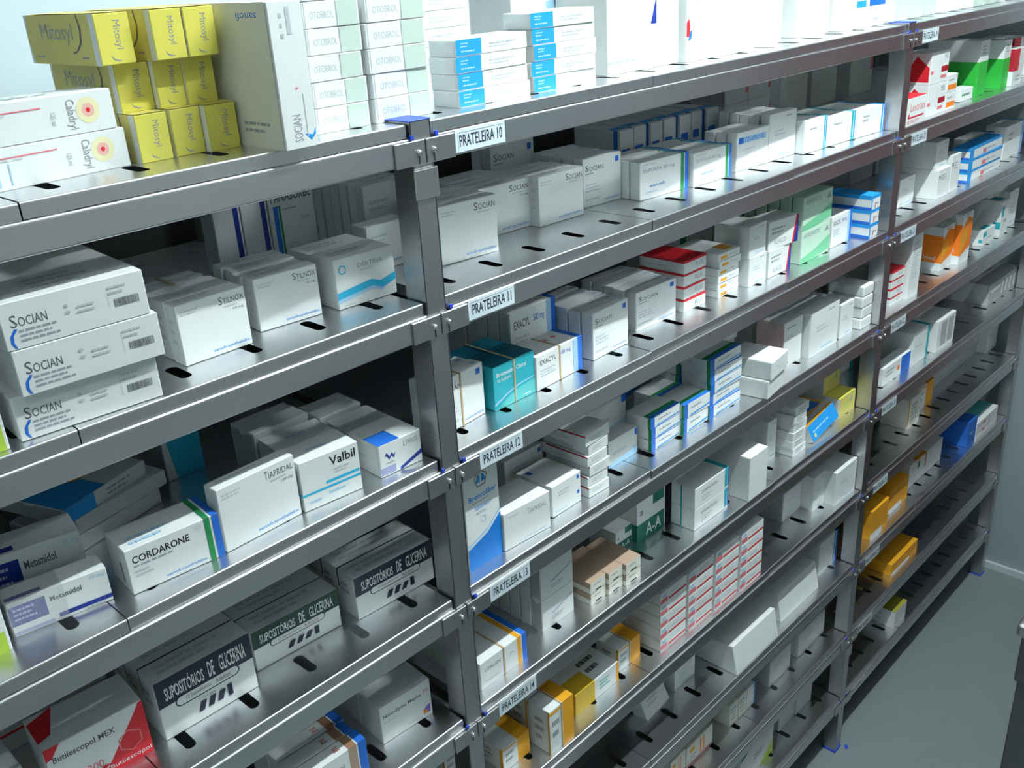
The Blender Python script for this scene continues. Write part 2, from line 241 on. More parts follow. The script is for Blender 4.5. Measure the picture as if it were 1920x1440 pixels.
kind('bluewhitestack', 'flat white carton with bright blue bands', [('F','r',0,0,.12,1,'sky'), ('F','r',.12,.80,1,1,'sky'), ('F','r',.4,.1,.5,.5,'rose'), ('L','r',0,.75,1,1,'sky'), ('L','r',0,0,1,.2,'blue'), ('T','r',0,0,1,1,'sky'), ('F','l',1,.5,.3,.9,.5,'soft'), ('R','r',0,.7,1,1,'sky')])
kind('squaremark', 'bulky white carton with small black square', [('F','r',.08,.70,.18,.80,'black'), ('F','l',3,.25,.6,.8,.82,'soft')])
kind('greenend', 'white carton with green edge', [('F','r',.82,0,1,1,'green'), ('T','r',.3,.0,1,.3,'green'), ('T','r',.3,.3,1,.6,'blue')])
kind('suppository', 'suppository carton with black title band', SUP('navy'))
kind('suppositorygreen', 'suppository carton with dark green band', SUP('dkgreen'))
kind('redtriangle', 'white carton with red corner triangle', [('F','p',[(.46,0),(1,0),(1,1),(.96,1),(.90,.86)],'red'), ('F','xb','Butilescopol MEX',.06,.66,.68,.80,'txt'), ('F','x','300',.34,.20,.50,.36,'rose'), ('F','x','Butilescopol',.55,.06,.98,.16,'W'), ('F','o',.80,.42,.20,6,.12,'rose'), ('T','p',[(0,.2),(0,.8),(.28,1),(.14,.3)],'red'), ('F','p',[(0,.78),(0,1),(.16,1),(.06,.8)],'red'), ('F','p',[(.3,.08),(.5,.22),(.56,.2),(.4,.06)],'red')])
kind('barcodebox', 'flat white carton with red edges, barcode', [('F','r',0,.86,1,1,'red'), ('F','bar',.55,.2,.98,.76,'gray'), ('F','p',[(.3,.4),(.36,.6),(.44,.46),(.36,.5)],'txt')], 'W2')
kind('broncoliber', 'tall white carton with lungs emblem', [('F','p',[(0,0),(1,0),(1,.43),(.6,.30),(0,.22)],'azure'), ('F','p',[(0,.24),(.6,.325),(1,.46),(1,.48),(.6,.345),(0,.26)],'pblue'), ('F','o',.5,.86,.085,5,.12,'txt'), ('F','p',[(.36,.83),(.47,.83),(.47,.90),(.42,.90)],'sky'), ('F','p',[(.52,.83),(.64,.83),(.58,.90),(.52,.90)],'sky'), ('F','xb','Broncoliber',.12,.68,.92,.735,'sky'), ('F','l',1,.2,.64,.85,.665,'soft'), ('F','x','PEDIATRICO',.28,.575,.74,.61,'sky'), ('F','l',2,.3,.53,.7,.56,'faint'), ('F','o',.5,.46,.035,16,.15,'pblue')])
kind('bluedots', 'white carton with two blue corner dots', [('F','r',.86,.80,.94,.92,'blue'), ('F','r',.86,.30,.94,.42,'blue'), ('F','l',2,.2,.56,.74,.76,'faint'), ('T','r',.1,.7,.22,.84,'blue'), ('F','l',1,.1,.1,.6,.16,'pblue')])
kind('redline', 'flat white carton with red side line', [('L','r',.1,.86,1,1,'dred'), ('F','l',2,.2,.3,.9,.7,'faint'), ('L','l',1,.2,.3,.8,.5,'faint')])
kind('metalliccarton', 'silvery sloping-print carton', [('F','x','Lovastatin',.16,.42,.62,.56,'soft'), ('F','r',.90,.72,1,.96,'blue'), ('F','p',[(0,.0),(1,0),(1,.3),(0,.12)],'pblue')], 'W2', {'F':'W2'})
kind('greenblue', 'white carton edged green and blue', [('L','r',.88,0,1,1,'green'), ('F','r',0,0,.13,1,'blue'), ('T','r',0,.16,1,.32,'green'), ('T','r',0,.0,1,.16,'blue'), ('F','l',1,.25,.5,.8,.75,'soft'), ('F','p',[(.2,.08),(.98,.2),(.98,.3),(.2,.18)],'sky'), ('L','l',2,.2,.3,.6,.7,'faint')])
kind('plainslab', 'thick unprinted white slab carton', [('F','r',0,.48,.8,.5,'faint'), ('L','l',2,.1,.4,.5,.7,'faint')])
kind('pinkside', 'upright white carton with pinkish side', [('F','l',1,.15,.82,.8,.9,'soft'), ('F','l',2,.2,.6,.7,.7,'faint'), ('F','r',.1,.16,.25,.20,'red'), ('F','r',.1,.08,.3,.1,'rose')], 'W', {'L':'pink'})
kind('roundedpack', 'soft white shrink-wrapped pack', [('F','r',.1,.45,.9,.47,'faint')])
kind('talltext', 'very tall white carton, small print', [('F','l',12,.2,.3,.8,.8,'faint'), ('F','l',2,.2,.85,.7,.9,'soft')])
kind('orangeflame', 'orange carton with white lower edge', [('F','p',[(0,.16),(1,.30),(1,.84),(.5,.92),(0,.72)],'orange'), ('L','r',0,.18,1,.80,'orange'), ('F','p',[(0,.18),(.6,.5),(.3,.74),(0,.6)],'amber'), ('L','x','Orbenil',.3,.24,.8,.34,'W'), ('F','l',2,.2,.92,.9,.99,'soft')])
kind('tealmark', 'small white carton with teal marks', [('F','r',.0,.55,.3,.85,'teal2'), ('F','l',1,.4,.3,.9,.5,'soft'), ('L','r',.8,.2,1,.4,'teal2'), ('T','r',.2,.1,.8,.4,'teal2')])
kind('nimed', 'white carton with purple and orange square', [('F','xb','Nimodipina Mepha',.05,.64,.80,.76,'txt'), ('F','x','30',.84,.70,.95,.80,'rose'), ('F','l',1,.05,.52,.4,.58,'faint'), ('F','p',[(.82,.12),(.96,.12),(.96,.34),(.88,.30),(.82,.24)],'purple'), ('F','p',[(.82,.12),(.90,.12),(.90,.20),(.82,.24)],'orange'), ('F','l',1,.5,.1,.78,.15,'faint')])
kind('bluebrown', 'white carton with brown and blue end', [('F','r',.74,0,.86,1,'tan'), ('F','r',.88,0,1,1,'blue'), ('T','r',.74,0,.86,1,'brown'), ('T','r',.88,0,1,1,'blue'), ('F','x','20 mg',.40,.60,.66,.74,'soft'), ('T','x','acc',.58,.3,.66,.7,'red')])
kind('litalgin', 'white carton with amber and blue end', [('F','x','LITALGIN',.10,.60,.42,.72,'txt'), ('F','r',.80,0,.88,1,'amber'), ('F','r',.90,0,1,1,'blue'), ('T','r',.80,0,.88,1,'amber'), ('T','r',.90,0,1,1,'blue'), ('F','l',1,.1,.2,.5,.26,'faint'), ('F','l',1,.62,.6,.76,.66,'amber')])
kind('silver', 'upright silvery carton', [('F','p',[(.3,.40),(.95,.62),(.95,.66),(.3,.44)],'lav'), ('F','l',2,.3,.2,.8,.34,'soft')], 'W2')
kind('browntop', 'flat cream carton with brown lid', [('T','r',0,0,1,1,'tan'), ('L','r',0,.5,1,1,'tan'), ('F','r',.3,.1,.7,.22,'black'), ('F','l',1,.2,.6,.8,.8,'soft')], 'cream')
kind('greenletter', 'white carton with dark green letter blocks', [('F','r',0,0,.95,.42,'dgreen'), ('F','xb','A-A',.3,.06,.85,.34,'W'), ('F','r',.55,.7,.95,1,'dgreen'), ('L','r',.6,0,1,.42,'dgreen'), ('F','r',.1,.6,.2,.72,'gray')])
kind('tealpanel', 'white carton with teal end panel', [('F','x','DIAMICRON',.2,.6,.66,.74,'txt'), ('F','r',.88,.1,.96,1,'teal2'), ('F','r',.97,.1,1,1,'blue'), ('T','r',.9,0,1,1,'teal2'), ('F','l',2,.2,.2,.6,.5,'faint'), ('L','r',.4,0,.46,1,'teal2')])
kind('whiteglow', 'blank bright white carton', [('F','r',.0,.99,1,1,'W')])
kind('textstack', 'flat grey-white carton in leaning pile', [('F','l',2,.2,.2,.9,.8,'soft')])
kind('bluetilt', 'bright blue carton tipped on its edge', [('F','r',0,0,1,1,'sky'), ('F','l',1,.1,.4,.9,.6,'pblue'), ('F','c',.14,.25,.12,'py'), ('T','r',0,0,1,.3,'amber')])
kind('yellowblue', 'ochre carton with blue lettering', [('F','r',0,0,1,.8,'yellow2'), ('F','x','Rinialer',.1,.4,.7,.75,'blue'), ('T','r',.1,0,.9,1,'blue')], 'amber')
kind('yellow', 'pale yellow carton with white end', [('F','r',0,0,1,1,'py'), ('F','l',2,.3,.3,.9,.7,'lime'), ('F','r',.7,.5,.8,.75,'soft'), ('T','r',0,0,1,1,'yellow')])
kind('bluehalf', 'low carton, right half blue, orange dot', [('F','r',.66,0,1,1,'blue'), ('F','c',.56,.5,.16,'orange'), ('F','l',2,.1,.4,.5,.8,'soft')])
kind('tealedge', 'white carton with teal right edge', [('F','r',.86,0,1,1,'teal2'), ('T','r',.86,0,1,1,'teal2'), ('F','l',1,.2,.5,.7,.6,'faint')])
kind('windowbox', 'tall white carton with grey window', [('F','r',.2,.12,.9,.9,'g1'), ('F','r',.52,.12,.6,.9,'W')])
kind('stripedbox', 'long grey carton with white upright marks', [('F','r',.42,.2,.46,.8,'W'), ('F','r',.55,.2,.59,.8,'W'), ('F','r',.68,.2,.72,.8,'W'), ('F','r',.81,.2,.85,.8,'W'), ('F','r',.05,.6,.36,.7,'W')], 'g1')
kind('orangeside', 'white carton with orange right end', [('F','r',.55,0,1,1,'amber'), ('T','r',.55,0,1,1,'amber'), ('R','r',0,0,1,1,'amber'), ('F','l',2,.1,.3,.5,.8,'soft'), ('F','r',.0,.9,.5,.96,'amber'), ('L','l',3,.3,.2,.8,.8,'soft'), ('L','r',.92,0,1,1,'amber')], 'W')
kind('goldwhite', 'carton half gold and half white', [('F','r',0,0,.44,1,'gold'), ('T','r',0,0,.44,.5,'gold'), ('L','r',0,0,1,1,'gold'), ('F','r',.95,0,1,1,'amber'), ('F','l',3,.55,.3,.85,.8,'aqua'), ('T','l',2,.5,.2,.9,.8,'txt')])
kind('redpanel', 'flat white carton with red blocks', [('F','r',0,.12,.26,.5,'rose'), ('F','r',.30,.12,.98,.28,'red'), ('F','r',.06,.6,.2,.85,'pblue'), ('F','l',1,.4,.5,.9,.7,'faint'), ('L','r',0,.9,1,1,'W2')])
kind('whiteorange', 'white carton with slim amber stripe', [('F','r',.0,.1,.08,1,'amber'), ('F','l',5,.25,.2,.9,.8,'soft')], 'cream')
kind('graylong', 'long low grey carton', [('F','l',1,.1,.4,.9,.6,'faint')], 'g1')
kind('tiltcarton', 'small white carton leaning backwards', [('F','l',2,.2,.3,.8,.6,'faint')])
kind('lidbox', 'wide white carton with bulging lid', [('F','l',1,.5,.6,.7,.66,'soft')])
kind('bluestripe', 'white carton with navy corner stripe', [('F','r',.80,0,.86,1,'sky'), ('F','r',.90,0,1,1,'blue'), ('T','r',.88,0,1,1,'blue'), ('F','r',.3,.1,.31,.9,'faint')])
kind('orangebox', 'amber orange carton', [('F','r',0,0,.7,.2,'W')], 'amber')
kind('bandprint', 'wide white carton with dark printed strap', [('F','r',.18,.55,.5,1,'cream'), ('F','r',.46,.4,.5,1,'brown'), ('F','r',.24,.6,.3,.9,'dgreen'), ('T','r',.2,0,.5,.3,'amber'), ('F','l',1,.6,.3,.9,.4,'faint')])
kind('bluepack', 'royal blue carton', [('F','l',1,.2,.4,.8,.6,'pblue')], 'blue')
kind('whitered', 'flat white carton with teal lid line', [('T','r',0,.2,1,.6,'aqua'), ('F','r',.3,.3,.4,.7,'rose'), ('F','r',.6,0,.63,1,'faint')])
kind('orangeprint', 'white carton with orange lettering blocks', [('F','r',.1,.6,.3,.8,'amber'), ('F','r',.5,.2,.55,.9,'orange'), ('F','r',.62,.2,.67,.9,'orange'), ('F','l',2,.1,.2,.45,.5,'soft'), ('F','r',0,.05,1,.12,'rose')], 'cream')
kind('textpanel', 'pale carton with green-grey print', [('F','l',4,.15,.2,.85,.85,'soft'), ('F','o',.5,.7,.12,12,.3,'aqua'), ('F','r',.0,0,.012,1,'soft')], 'cream')
kind('greenlime', 'white carton edged dark green and lime', [('F','p',[(0,.75),(0,1),(.35,1)],'green'), ('T','r',0,0,1,1,'green'), ('F','p',[(.6,0),(1,0),(1,.5)],'lime'), ('F','l',2,.4,.4,.8,.6,'soft')])
kind('olivetop', 'white carton with olive yellow lid', [('T','r',0,0,1,1,'olive'), ('L','l',2,.3,.2,.7,.8,'pblue')])

MESH = {}
def carton_mesh(k, w, h, d):
    key = (k, round(w, 4), round(h, 4), round(d, 4))
    if key in MESH: return MESH[key]
    kd = K[k]; names = [kd['base']]
    def mi_of(c):
        if c not in names: names.append(c)
        return names.index(c)
    bm = bmesh.new()
    r = .0035 if k == 'roundedpack' else (.0022 if k in ('plainslab', 'lidbox') else .0007)
    bx(bm, 0, w, 0, d, 0, h, 0, bev=min(r, h*.2), seg=3 if r > .001 else 1)
    if k == 'lidbox':                                        # lid pushed up by its contents, sloping face
        for v in bm.verts:
            if v.co.z > h*.6:
                v.co.z += .02 * math.sin(math.pi*min(1, max(0, v.co.x/w)))*.3 + .012*(1 - v.co.y/d)
                if v.co.y < .01: v.co.y += .012
    fc = kd['faces']
    if fc:
        for f in bm.faces:
            n = f.normal if f.normal.length else Vector((0,0,0))
        bm.normal_update()
        for f in bm.faces:
            n = f.normal
            if n.y < -.9 and 'F' in fc: f.material_index = mi_of(fc['F'])
            if n.x < -.9 and 'L' in fc: f.material_index = mi_of(fc['L'])
            if n.z > .9 and 'T' in fc: f.material_index = mi_of(fc['T'])
    if k != 'lidbox': decals(bm, kd['decs'], w, h, d, mi_of)
    me = finish(bm, 'carton ' + k, [pm(c) for c in names])
    # the tuck flap closing the left end: a separate board panel with a thumb notch
    fb = bmesh.new(); t = .0004
    m = min(.1*d, .003); m2 = min(.1*h, .003); tabw = min(d*.22, .008); tabh = min(h*.12, .004)
    col = fc.get('L', kd['base'])
    pts = [(m, m2), (d-m, m2), (d-m, h-m2), (d/2+tabw, h-m2), (d/2+tabw*.6, h-m2-tabh), (d/2-tabw*.6, h-m2-tabh), (d/2-tabw, h-m2), (m, h-m2)]
    a = [fb.verts.new((-t, y, z)) for y, z in pts]; b = [fb.verts.new((-.0001, y, z)) for y, z in pts]
    fb.faces.new(a[::-1] if 0 else a)
    for i in range(len(pts)):
        j = (i+1) % len(pts); fb.faces.new((a[i], b[i], b[j], a[j]))
    ldec = any(q[0] == 'L' and q[1] != 'l' for q in kd['decs'])
    fl = None
    if not ldec and min(d, h) > .012 and k not in ('roundedpack', 'lidbox'):
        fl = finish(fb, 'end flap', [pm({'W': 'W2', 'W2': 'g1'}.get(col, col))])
    else: fb.free()
    MESH[key] = (me, fl)
    return MESH[key]

LEVEL = ['top', 'second', 'third', 'fourth', 'fifth', 'sixth', 'seventh', 'eighth', 'bottom']
ORD = ['first','second','third','fourth','fifth','sixth','seventh','eighth','ninth','tenth','eleventh','twelfth','thirteenth','fourteenth','fifteenth','sixteenth','seventeenth','eighteenth','nineteenth','twentieth','21st','22nd','23rd','24th','25th']
def bay_of(x): return 'left' if x < 0 else ('middle' if x < PX[2] else 'far')
ITEMS=[
 ('caladryl',0,'f',-0.4583,0.052,0.0,6,0.17,0.0338,0.045,1,0,0,''),
 ('caladryl',0,'f',-0.4643,0.054,0.0342,5,0.17,0.0338,0.045,1,0,0,''),
 ('mitosyl',0,'f',-0.2814,0.0633,0.0,0.0,0.031,0.0425,0.135,1,0,0,''),
 ('mitosyl',0,'f',-0.2456,0.0657,0.0,0.0,0.0302,0.0425,0.135,1,0,0,''),
 ('mitosyl',0,'f',-0.2146,0.0572,0.0,0.0,0.032,0.0425,0.135,1,0,0,''),
 ('mitosyl',0,'m',-0.2812,0.0833,0.0429,0.0,0.0326,0.0425,0.135,1,0,0,''),
 ('mitosyl',0,'m',-0.2477,0.076,0.0429,0.0,0.0279,0.0425,0.135,1,0,0,''),
 ('mitosyl',0,'m',-0.2197,0.0735,0.0429,0.0,0.0305,0.0425,0.135,1,0,0,''),
 ('mitosyl',0,'m',-0.296,0.07,0.0858,2,0.032,0.0425,0.135,1,0,0,''),
 ('mitosyl',0,'m',-0.25,0.06,0.0858,-1,0.03,0.0425,0.135,1,0,0,''),
 ('mitosyl',0,'m',-0.2185,0.059,0.0858,-1,0.03,0.0425,0.135,1,0,0,''),
 ('sachetbox',0,'f',-0.1775,-0.0122,0.0,0.0,0.0363,0.129,0.17,1,0,0,''),
 ('otobrol',0,'f',-0.1053,0.0389,0.0,0.0,0.068,0.2,0.06,8,0,1,''),
 ('otobrol',0,'f',-0.0312,0.0367,0.0,0.0,0.08,0.2,0.06,8,0,1,''),
 ('bluelabel',0,'f',0.087,0.0333,0.0,0.0,0.1166,0.073,0.045,4,0,1,''),
 ('bluelabel',0,'f',0.2124,0.0334,0.0,0.0,0.12,0.092,0.045,5,0,1,''),
 ('bluelabel',0,'b',0.085,0.13,0,0,0.117,0.12,0.045,6,0,0,''),
 ('paletriangle',0,'b',0.3,0.1497,0,0,0.16,0.16,0.08,1,0,0,''),
 ('sail',0,'f',0.386,0.0577,0.0,0.0,0.1664,0.14,0.09,1,0,0,''),
 ('flame',0,'f',0.5515,0.0446,0.0,0.0,0.1699,0.16,0.09,1,0,0,''),
 ('plaintall',0,'f',0.806,0.0919,0.0,0.0,0.1,0.15,0.09,1,0,0,''),
 ('plaintall',0,'f',0.9323,0.0771,0.0,0.0,0.115,0.16,0.09,1,0,0,''),
 ('bluebar',0,'f',1.0533,0.0507,0.0,0.0,0.1648,0.14,0.08,1,0,0,''),
 ('plaintall',0,'b',0.5,0.2,0,0,0.13,0.2,0.1,1,0,0,''),
 ('plaintall',0,'b',0.66,0.2,0,0,0.13,0.2,0.1,1,0,0,''),
 ('plaintall',0,'b',0.83,0.22,0,0,0.13,0.19,0.1,1,0,0,''),
 ('plaintall',0,'b',1.0,0.22,0,0,0.14,0.2,0.1,1,0,0,''),
 ('palegreen',0,'f',1.27,0.055,0,0,0.2,0.15,0.08,1,0,0,''),
 ('purpletext',0,'f',1.49,0.05,0,0,0.15,0.11,0.08,1,0,0,''),
 ('palegreen',0,'f',1.66,0.05,0,0,0.17,0.15,0.08,1,0,0,''),
 ('purpletext',0,'f',1.86,0.05,0,0,0.17,0.13,0.08,1,0,0,''),
 ('socianlong',1,'f',-0.4573,0.0155,0.0,-3.6,0.1243,0.0398,0.19,1,0,0,''),
 ('socianlong',1,'m',-0.4497,0.0068,0.0402,-3.0,0.1236,0.04,0.19,1,0,0,''),
 ('socianlong',1,'m',-0.4513,0.007,0.0806,-3.0,0.1199,0.04,0.19,1,0,0,''),
 ('lime',1,'f',-0.5183,0.0114,0.0,0,0.05,0.055,0.04,1,0,0,''),
 ('stilnox',1,'f',-0.2842,0.0538,0.0,1.7,0.0771,0.0619,0.021,1,2,1,''),
 ('plainthin',1,'b',-0.2763,0.125,0.0,0,0.0769,0.0555,0.012,1,3,1,'band'),
 ('stilnox',1,'f',-0.184,0.0767,0.0,-4.7,0.0756,0.0575,0.021,1,3,1,''),
 ('dertina',1,'f',-0.0915,0.0622,0.0,-2.4,0.081,0.0569,0.045,1,1,0,''),
 ('sanwhite',1,'b',0.018,0.143,0,0,0.066,0.058,0.03,1,0,0,''),
 ('sanwhite',1,'b',0.066,0.205,0,0,0.085,0.092,0.016,1,6,1,''),
 ('panasorbe',1,'b',-0.04,0.26,0,0,0.068,0.105,0.03,1,0,0,''),
 ('panaside',1,'b',-0.079,0.26,0,0,0.037,0.105,0.03,1,0,0,''),
 ('panaside',1,'b',-0.117,0.261,0,0,0.037,0.104,0.03,1,0,0,''),
 ('socian',1,'f',0.0898,0.0898,0.0,-6.3,0.0918,0.0749,0.02,1,3,1,''),
 ('socian50',1,'f',0.2007,0.1353,0.0,-3.0,0.0979,0.069,0.02,1,4,1,''),
 ('socian',1,'f',0.297,0.1119,0.0,-2.7,0.0911,0.0703,0.02,1,3,1,''),
 ('sociansq',1,'f',0.4131,0.1285,0.0,-4.3,0.083,0.0723,0.02,1,4,1,''),
 ('sociansq',1,'b',0.3535,0.26,0.0,0,0.097,0.09,0.02,1,1,0,''),
 ('eufo',1,'f',0.4934,0.0847,0.0,-5.0,0.1132,0.0577,0.02,1,3,1,''),
 ('eufo',1,'f',0.6113,0.0679,0.0,-2.5,0.1024,0.0531,0.02,1,4,1,''),
 ('bluetitle',1,'f',0.7429,0.0715,0.0,-3.0,0.0929,0.0635,0.02,1,2,1,''),
 ('plainfront',1,'f',0.8366,0.0657,0.0,-1.0,0.0892,0.0805,0.018,1,4,1,''),
 ('tealend',1,'f',0.927,0.0469,0.0,-3.0,0.0763,0.0584,0.03,1,2,0,''),
 ('tealend',1,'f',1.0043,0.044,0.0,-3.0,0.1038,0.0526,0.03,1,2,0,''),
 ('blueend',1,'f',1.1091,0.0361,0.0,-4.0,0.1034,0.0507,0.03,1,2,0,''),
 ('bluespine',1,'b',0.575,0.185,0,-2,0.034,0.085,0.1,1,0,0,''),
 ('bluespine',1,'b',0.617,0.189,0,0,0.034,0.085,0.1,1,0,0,''),
 ('bluespine',1,'b',0.659,0.185,0,2,0.034,0.085,0.1,1,0,0,''),
 ('bluespine',1,'b',0.701,0.189,0,-2,0.034,0.085,0.1,1,0,0,''),
 ('bluespine',1,'b',0.743,0.185,0,0,0.034,0.085,0.1,1,0,0,''),
 ('bluespine',1,'b',0.785,0.189,0,2,0.034,0.085,0.1,1,0,0,''),
 ('bluespine',1,'b',0.827,0.185,0,-2,0.034,0.085,0.1,1,0,0,''),
 ('redtop',1,'b',1.02,0.27,0.0594,0,0.085,0.055,0.08,1,0,0,''),
 ('redtop',1,'b',1.108,0.27,0.0594,0,0.085,0.055,0.08,1,0,0,''),
 ('redtop',1,'b',1.02,0.27,0,0,0.085,0.059,0.08,1,0,0,''),
 ('redtop',1,'b',1.108,0.27,0,0,0.085,0.059,0.08,1,0,0,''),
 ('lexo',1,'f',1.2568,0.0063,0.0,0.0,0.0951,0.0533,0.04,1,0,0,''),
 ('lexored',1,'f',1.3862,0.0177,0.0,0.0,0.0898,0.1267,0.06,2,0,0,''),
 ('orangebars',1,'f',1.4828,0.0182,0.0,0.0,0.0547,0.0726,0.05,2,0,0,''),
 ('smalllabel',1,'f',1.615,0.035,0,0,0.07,0.026,0.03,1,0,0,''),
 ('greenwhite',1,'f',1.7081,0.0363,0.0,0.0,0.0538,0.1208,0.12,1,0,0,''),
 ('greenwhite',1,'f',1.8496,0.0314,0.0,0.0,0.0443,0.1091,0.08,1,0,0,''),
 ('redwhite',1,'f',1.8949,0.0214,0.0,0.0,0.0692,0.0852,0.08,1,0,0,''),
 ('redtop',1,'b',1.62,0.3,0,0,0.12,0.17,0.1,1,0,0,''),
 ('redwhite',1,'f',2.0,0.06,0,0,0.09,0.1,0.08,1,0,0,''),
 ('plainfront',1,'f',2.11,0.05,0,0,0.09,0.09,0.08,1,0,0,''),
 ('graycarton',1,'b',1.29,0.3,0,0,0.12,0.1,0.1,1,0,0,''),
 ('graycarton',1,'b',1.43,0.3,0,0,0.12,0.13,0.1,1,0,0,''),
 ('tiapridal',2,'f',-0.2935,0.0278,0.0,2.3,0.0963,0.0736,0.022,1,0,0,''),
 ('cordarone',2,'f',-0.3932,0.0344,0.0,-4.5,0.0971,0.0496,0.05,1,0,0,''),
 ('valbil',2,'f',-0.1944,0.0298,0.0,-5.2,0.0757,0.0607,0.045,1,1,0,''),
 ('graycarton',2,'m',-0.1887,0.1246,0.0,0.0,0.075,0.065,0.05,1,0,0,''),
 ('lixus',2,'f',-0.0918,0.0224,0.0,-2.5,0.0618,0.0416,0.06,1,0,0,''),
 ('graycarton',2,'b',-0.085,0.086,0,-2,0.062,0.038,0.05,1,0,0,''),
 ('graycarton',2,'b',-0.088,0.14,0,-2,0.062,0.042,0.05,1,0,0,''),
 ('metamidol',2,'f',-0.4969,0.0584,0.0,-9.0,0.0889,0.0371,0.03,1,0,0,''),
 ('metamidol',2,'m',-0.4965,0.1109,0.0,-10.0,0.09,0.058,0.045,1,0,0,''),
 ('lime',2,'f',-0.5547,0.0443,0.0,0,0.05,0.05,0.04,1,0,0,''),
 ('orangedot',2,'b',-0.4,0.15,0.0374,20,0.115,0.018,0.1,1,0,0,''),
 ('graycarton',2,'b',-0.39,0.155,0.0189,14,0.12,0.018,0.09,1,0,0,''),
 ('graycarton',2,'b',-0.4,0.15,0,16,0.12,0.0185,0.1,1,0,0,''),
 ('bluewing',2,'b',-0.256,0.22,0,0,0.048,0.11,0.06,1,0,0,''),
 ('graycarton',2,'b',-0.575,0.17,0,0,0.08,0.02,0.08,1,0,0,''),
 ('graycarton',2,'b',-0.57,0.17,0.0204,0,0.08,0.02,0.08,1,0,0,''),
 ('graycarton',2,'b',-0.575,0.17,0.0408,0,0.08,0.02,0.08,1,0,0,''),
 ('sociansq',2,'f',0.0202,0.0428,0.0,5.8,0.09,0.0733,0.022,1,1,0,'band'),
 ('teal',2,'f',0.1201,0.044,0.0,0.5,0.0797,0.0617,0.045,1,1,0,'band'),
 ('exacyl',2,'f',0.2008,0.0417,0.0,2.5,0.1018,0.0508,0.05,1,0,0,'band'),
 ('exacyl',2,'b',0.2283,0.115,0.0,0,0.0967,0.0898,0.021,1,7,1,''),
 ('sociansq',2,'f',0.3324,0.0497,0.0,1.9,0.0874,0.0727,0.021,1,4,1,''),
 ('sociansq',2,'f',0.4634,0.0702,0.0,-3.0,0.0999,0.0642,0.021,1,4,1,''),
 ('redstack',2,'f',0.579,0.0602,0.0,0.0,0.0627,0.0868,0.09,4,0,1,''),
 ('orangestack',2,'f',0.6718,0.0533,0.0,0.0,0.0645,0.0769,0.09,6,0,1,''),
 ('plainfront',2,'f',0.749,0.0417,0.0,0.0,0.0574,0.0527,0.07,1,0,0,''),
 ('plainfront',2,'m',0.747,0.0417,0.0531,2.0,0.0574,0.055,0.07,1,0,0,''),
 ('redblue',2,'f',0.8112,0.0395,0.0,0.0,0.0768,0.05,0.05,1,0,0,''),
 ('redblue',2,'m',0.8132,0.0435,0.0504,-6.0,0.0877,0.05,0.05,1,0,0,''),
 ('greenwave',2,'f',0.9166,0.0342,0.0,0.0,0.1098,0.125,0.022,2,4,0,''),
 ('exacyl',2,'f',1.0417,0.0378,0.0,0.0,0.0824,0.0608,0.06,1,0,0,''),
 ('bluewhitestack',2,'f',1.1432,0.0082,0.0,0.0,0.0399,0.085,0.09,3,0,1,''),
 ('graycarton',2,'b',1.08,0.32,0,0,0.1,0.12,0.1,1,0,0,''),
 ('graycarton',2,'b',0.86,0.25,0,0,0.1,0.1,0.03,1,3,0,''),
 ('greenend',2,'b',0.7,0.22,0,0,0.12,0.085,0.05,1,0,0,''),
 ('plainfront',2,'f',1.4,0.0611,0.0,0.0,0.0771,0.0623,0.05,1,0,0,''),
 ('squaremark',2,'f',1.5169,0.0257,0.0,0.0,0.0689,0.0653,0.13,1,0,0,''),
 ('plainfront',2,'m',1.5169,0.0357,0.0657,0.0,0.0649,0.06,0.1,1,0,0,''),
 ('squaremark',2,'f',1.592,0.0267,0.0,0.0,0.052,0.085,0.05,1,0,0,''),
 ('bluewhitestack',2,'f',1.7099,0.031,0.0,0.0,0.22,0.08,0.04,3,0,1,''),
 ('blueend',2,'f',1.85,0.073,0,0,0.14,0.075,0.05,1,0,0,''),
 ('blueend',2,'f',2.0,0.05,0,0,0.14,0.085,0.05,1,0,0,''),
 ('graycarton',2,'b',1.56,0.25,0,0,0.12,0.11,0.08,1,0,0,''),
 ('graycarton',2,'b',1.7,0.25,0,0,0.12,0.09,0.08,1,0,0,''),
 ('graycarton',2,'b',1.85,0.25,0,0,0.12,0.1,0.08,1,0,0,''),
 ('suppository',3,'f',-0.3895,0.0579,0.0,-1.0,0.1138,0.0758,0.036,1,3,0,''),
 ('suppositorygreen',3,'f',-0.2625,0.0783,0.0,-3.0,0.119,0.0545,0.036,1,3,0,''),
 ('suppository',3,'f',-0.1243,0.0625,0.0,-3.0,0.1223,0.0612,0.036,1,3,0,''),
 ('redtriangle',3,'f',-0.5046,0.0632,0.0,-4,0.1,0.068,0.06,1,0,0,''),
 ('barcodebox',3,'b',-0.52,0.175,0,0,0.12,0.024,0.08,1,0,0,''),
 ('barcodebox',3,'b',-0.515,0.178,0.0244,0,0.12,0.024,0.08,1,0,0,''),
 ('barcodebox',3,'b',-0.52,0.175,0.0488,0,0.12,0.024,0.08,1,0,0,''),
 ('barcodebox',3,'b',-0.518,0.175,0.0732,0,0.12,0.024,0.08,1,0,0,''),
 ('graycarton',3,'f',-0.62,0.09,0,0,0.1,0.045,0.06,1,0,0,''),
 ('bluewing',3,'b',-0.13,0.33,0,0,0.09,0.1,0.05,1,0,0,''),
 ('broncoliber',3,'f',0.036,0.0263,0.0,2.0,0.0653,0.1518,0.03,1,0,0,''),
 ('tiapridal2',3,'f',0.1026,0.0247,0.0,-3.6,0.0887,0.0587,0.03,1,1,0,''),
 ('bluedots',3,'f',0.2093,0.0312,0.0,0.6,0.0651,0.0507,0.07,1,0,0,''),
 ('bluedots',3,'m',0.2022,0.1184,0.0,0.0,0.085,0.066,0.1,1,0,0,''),
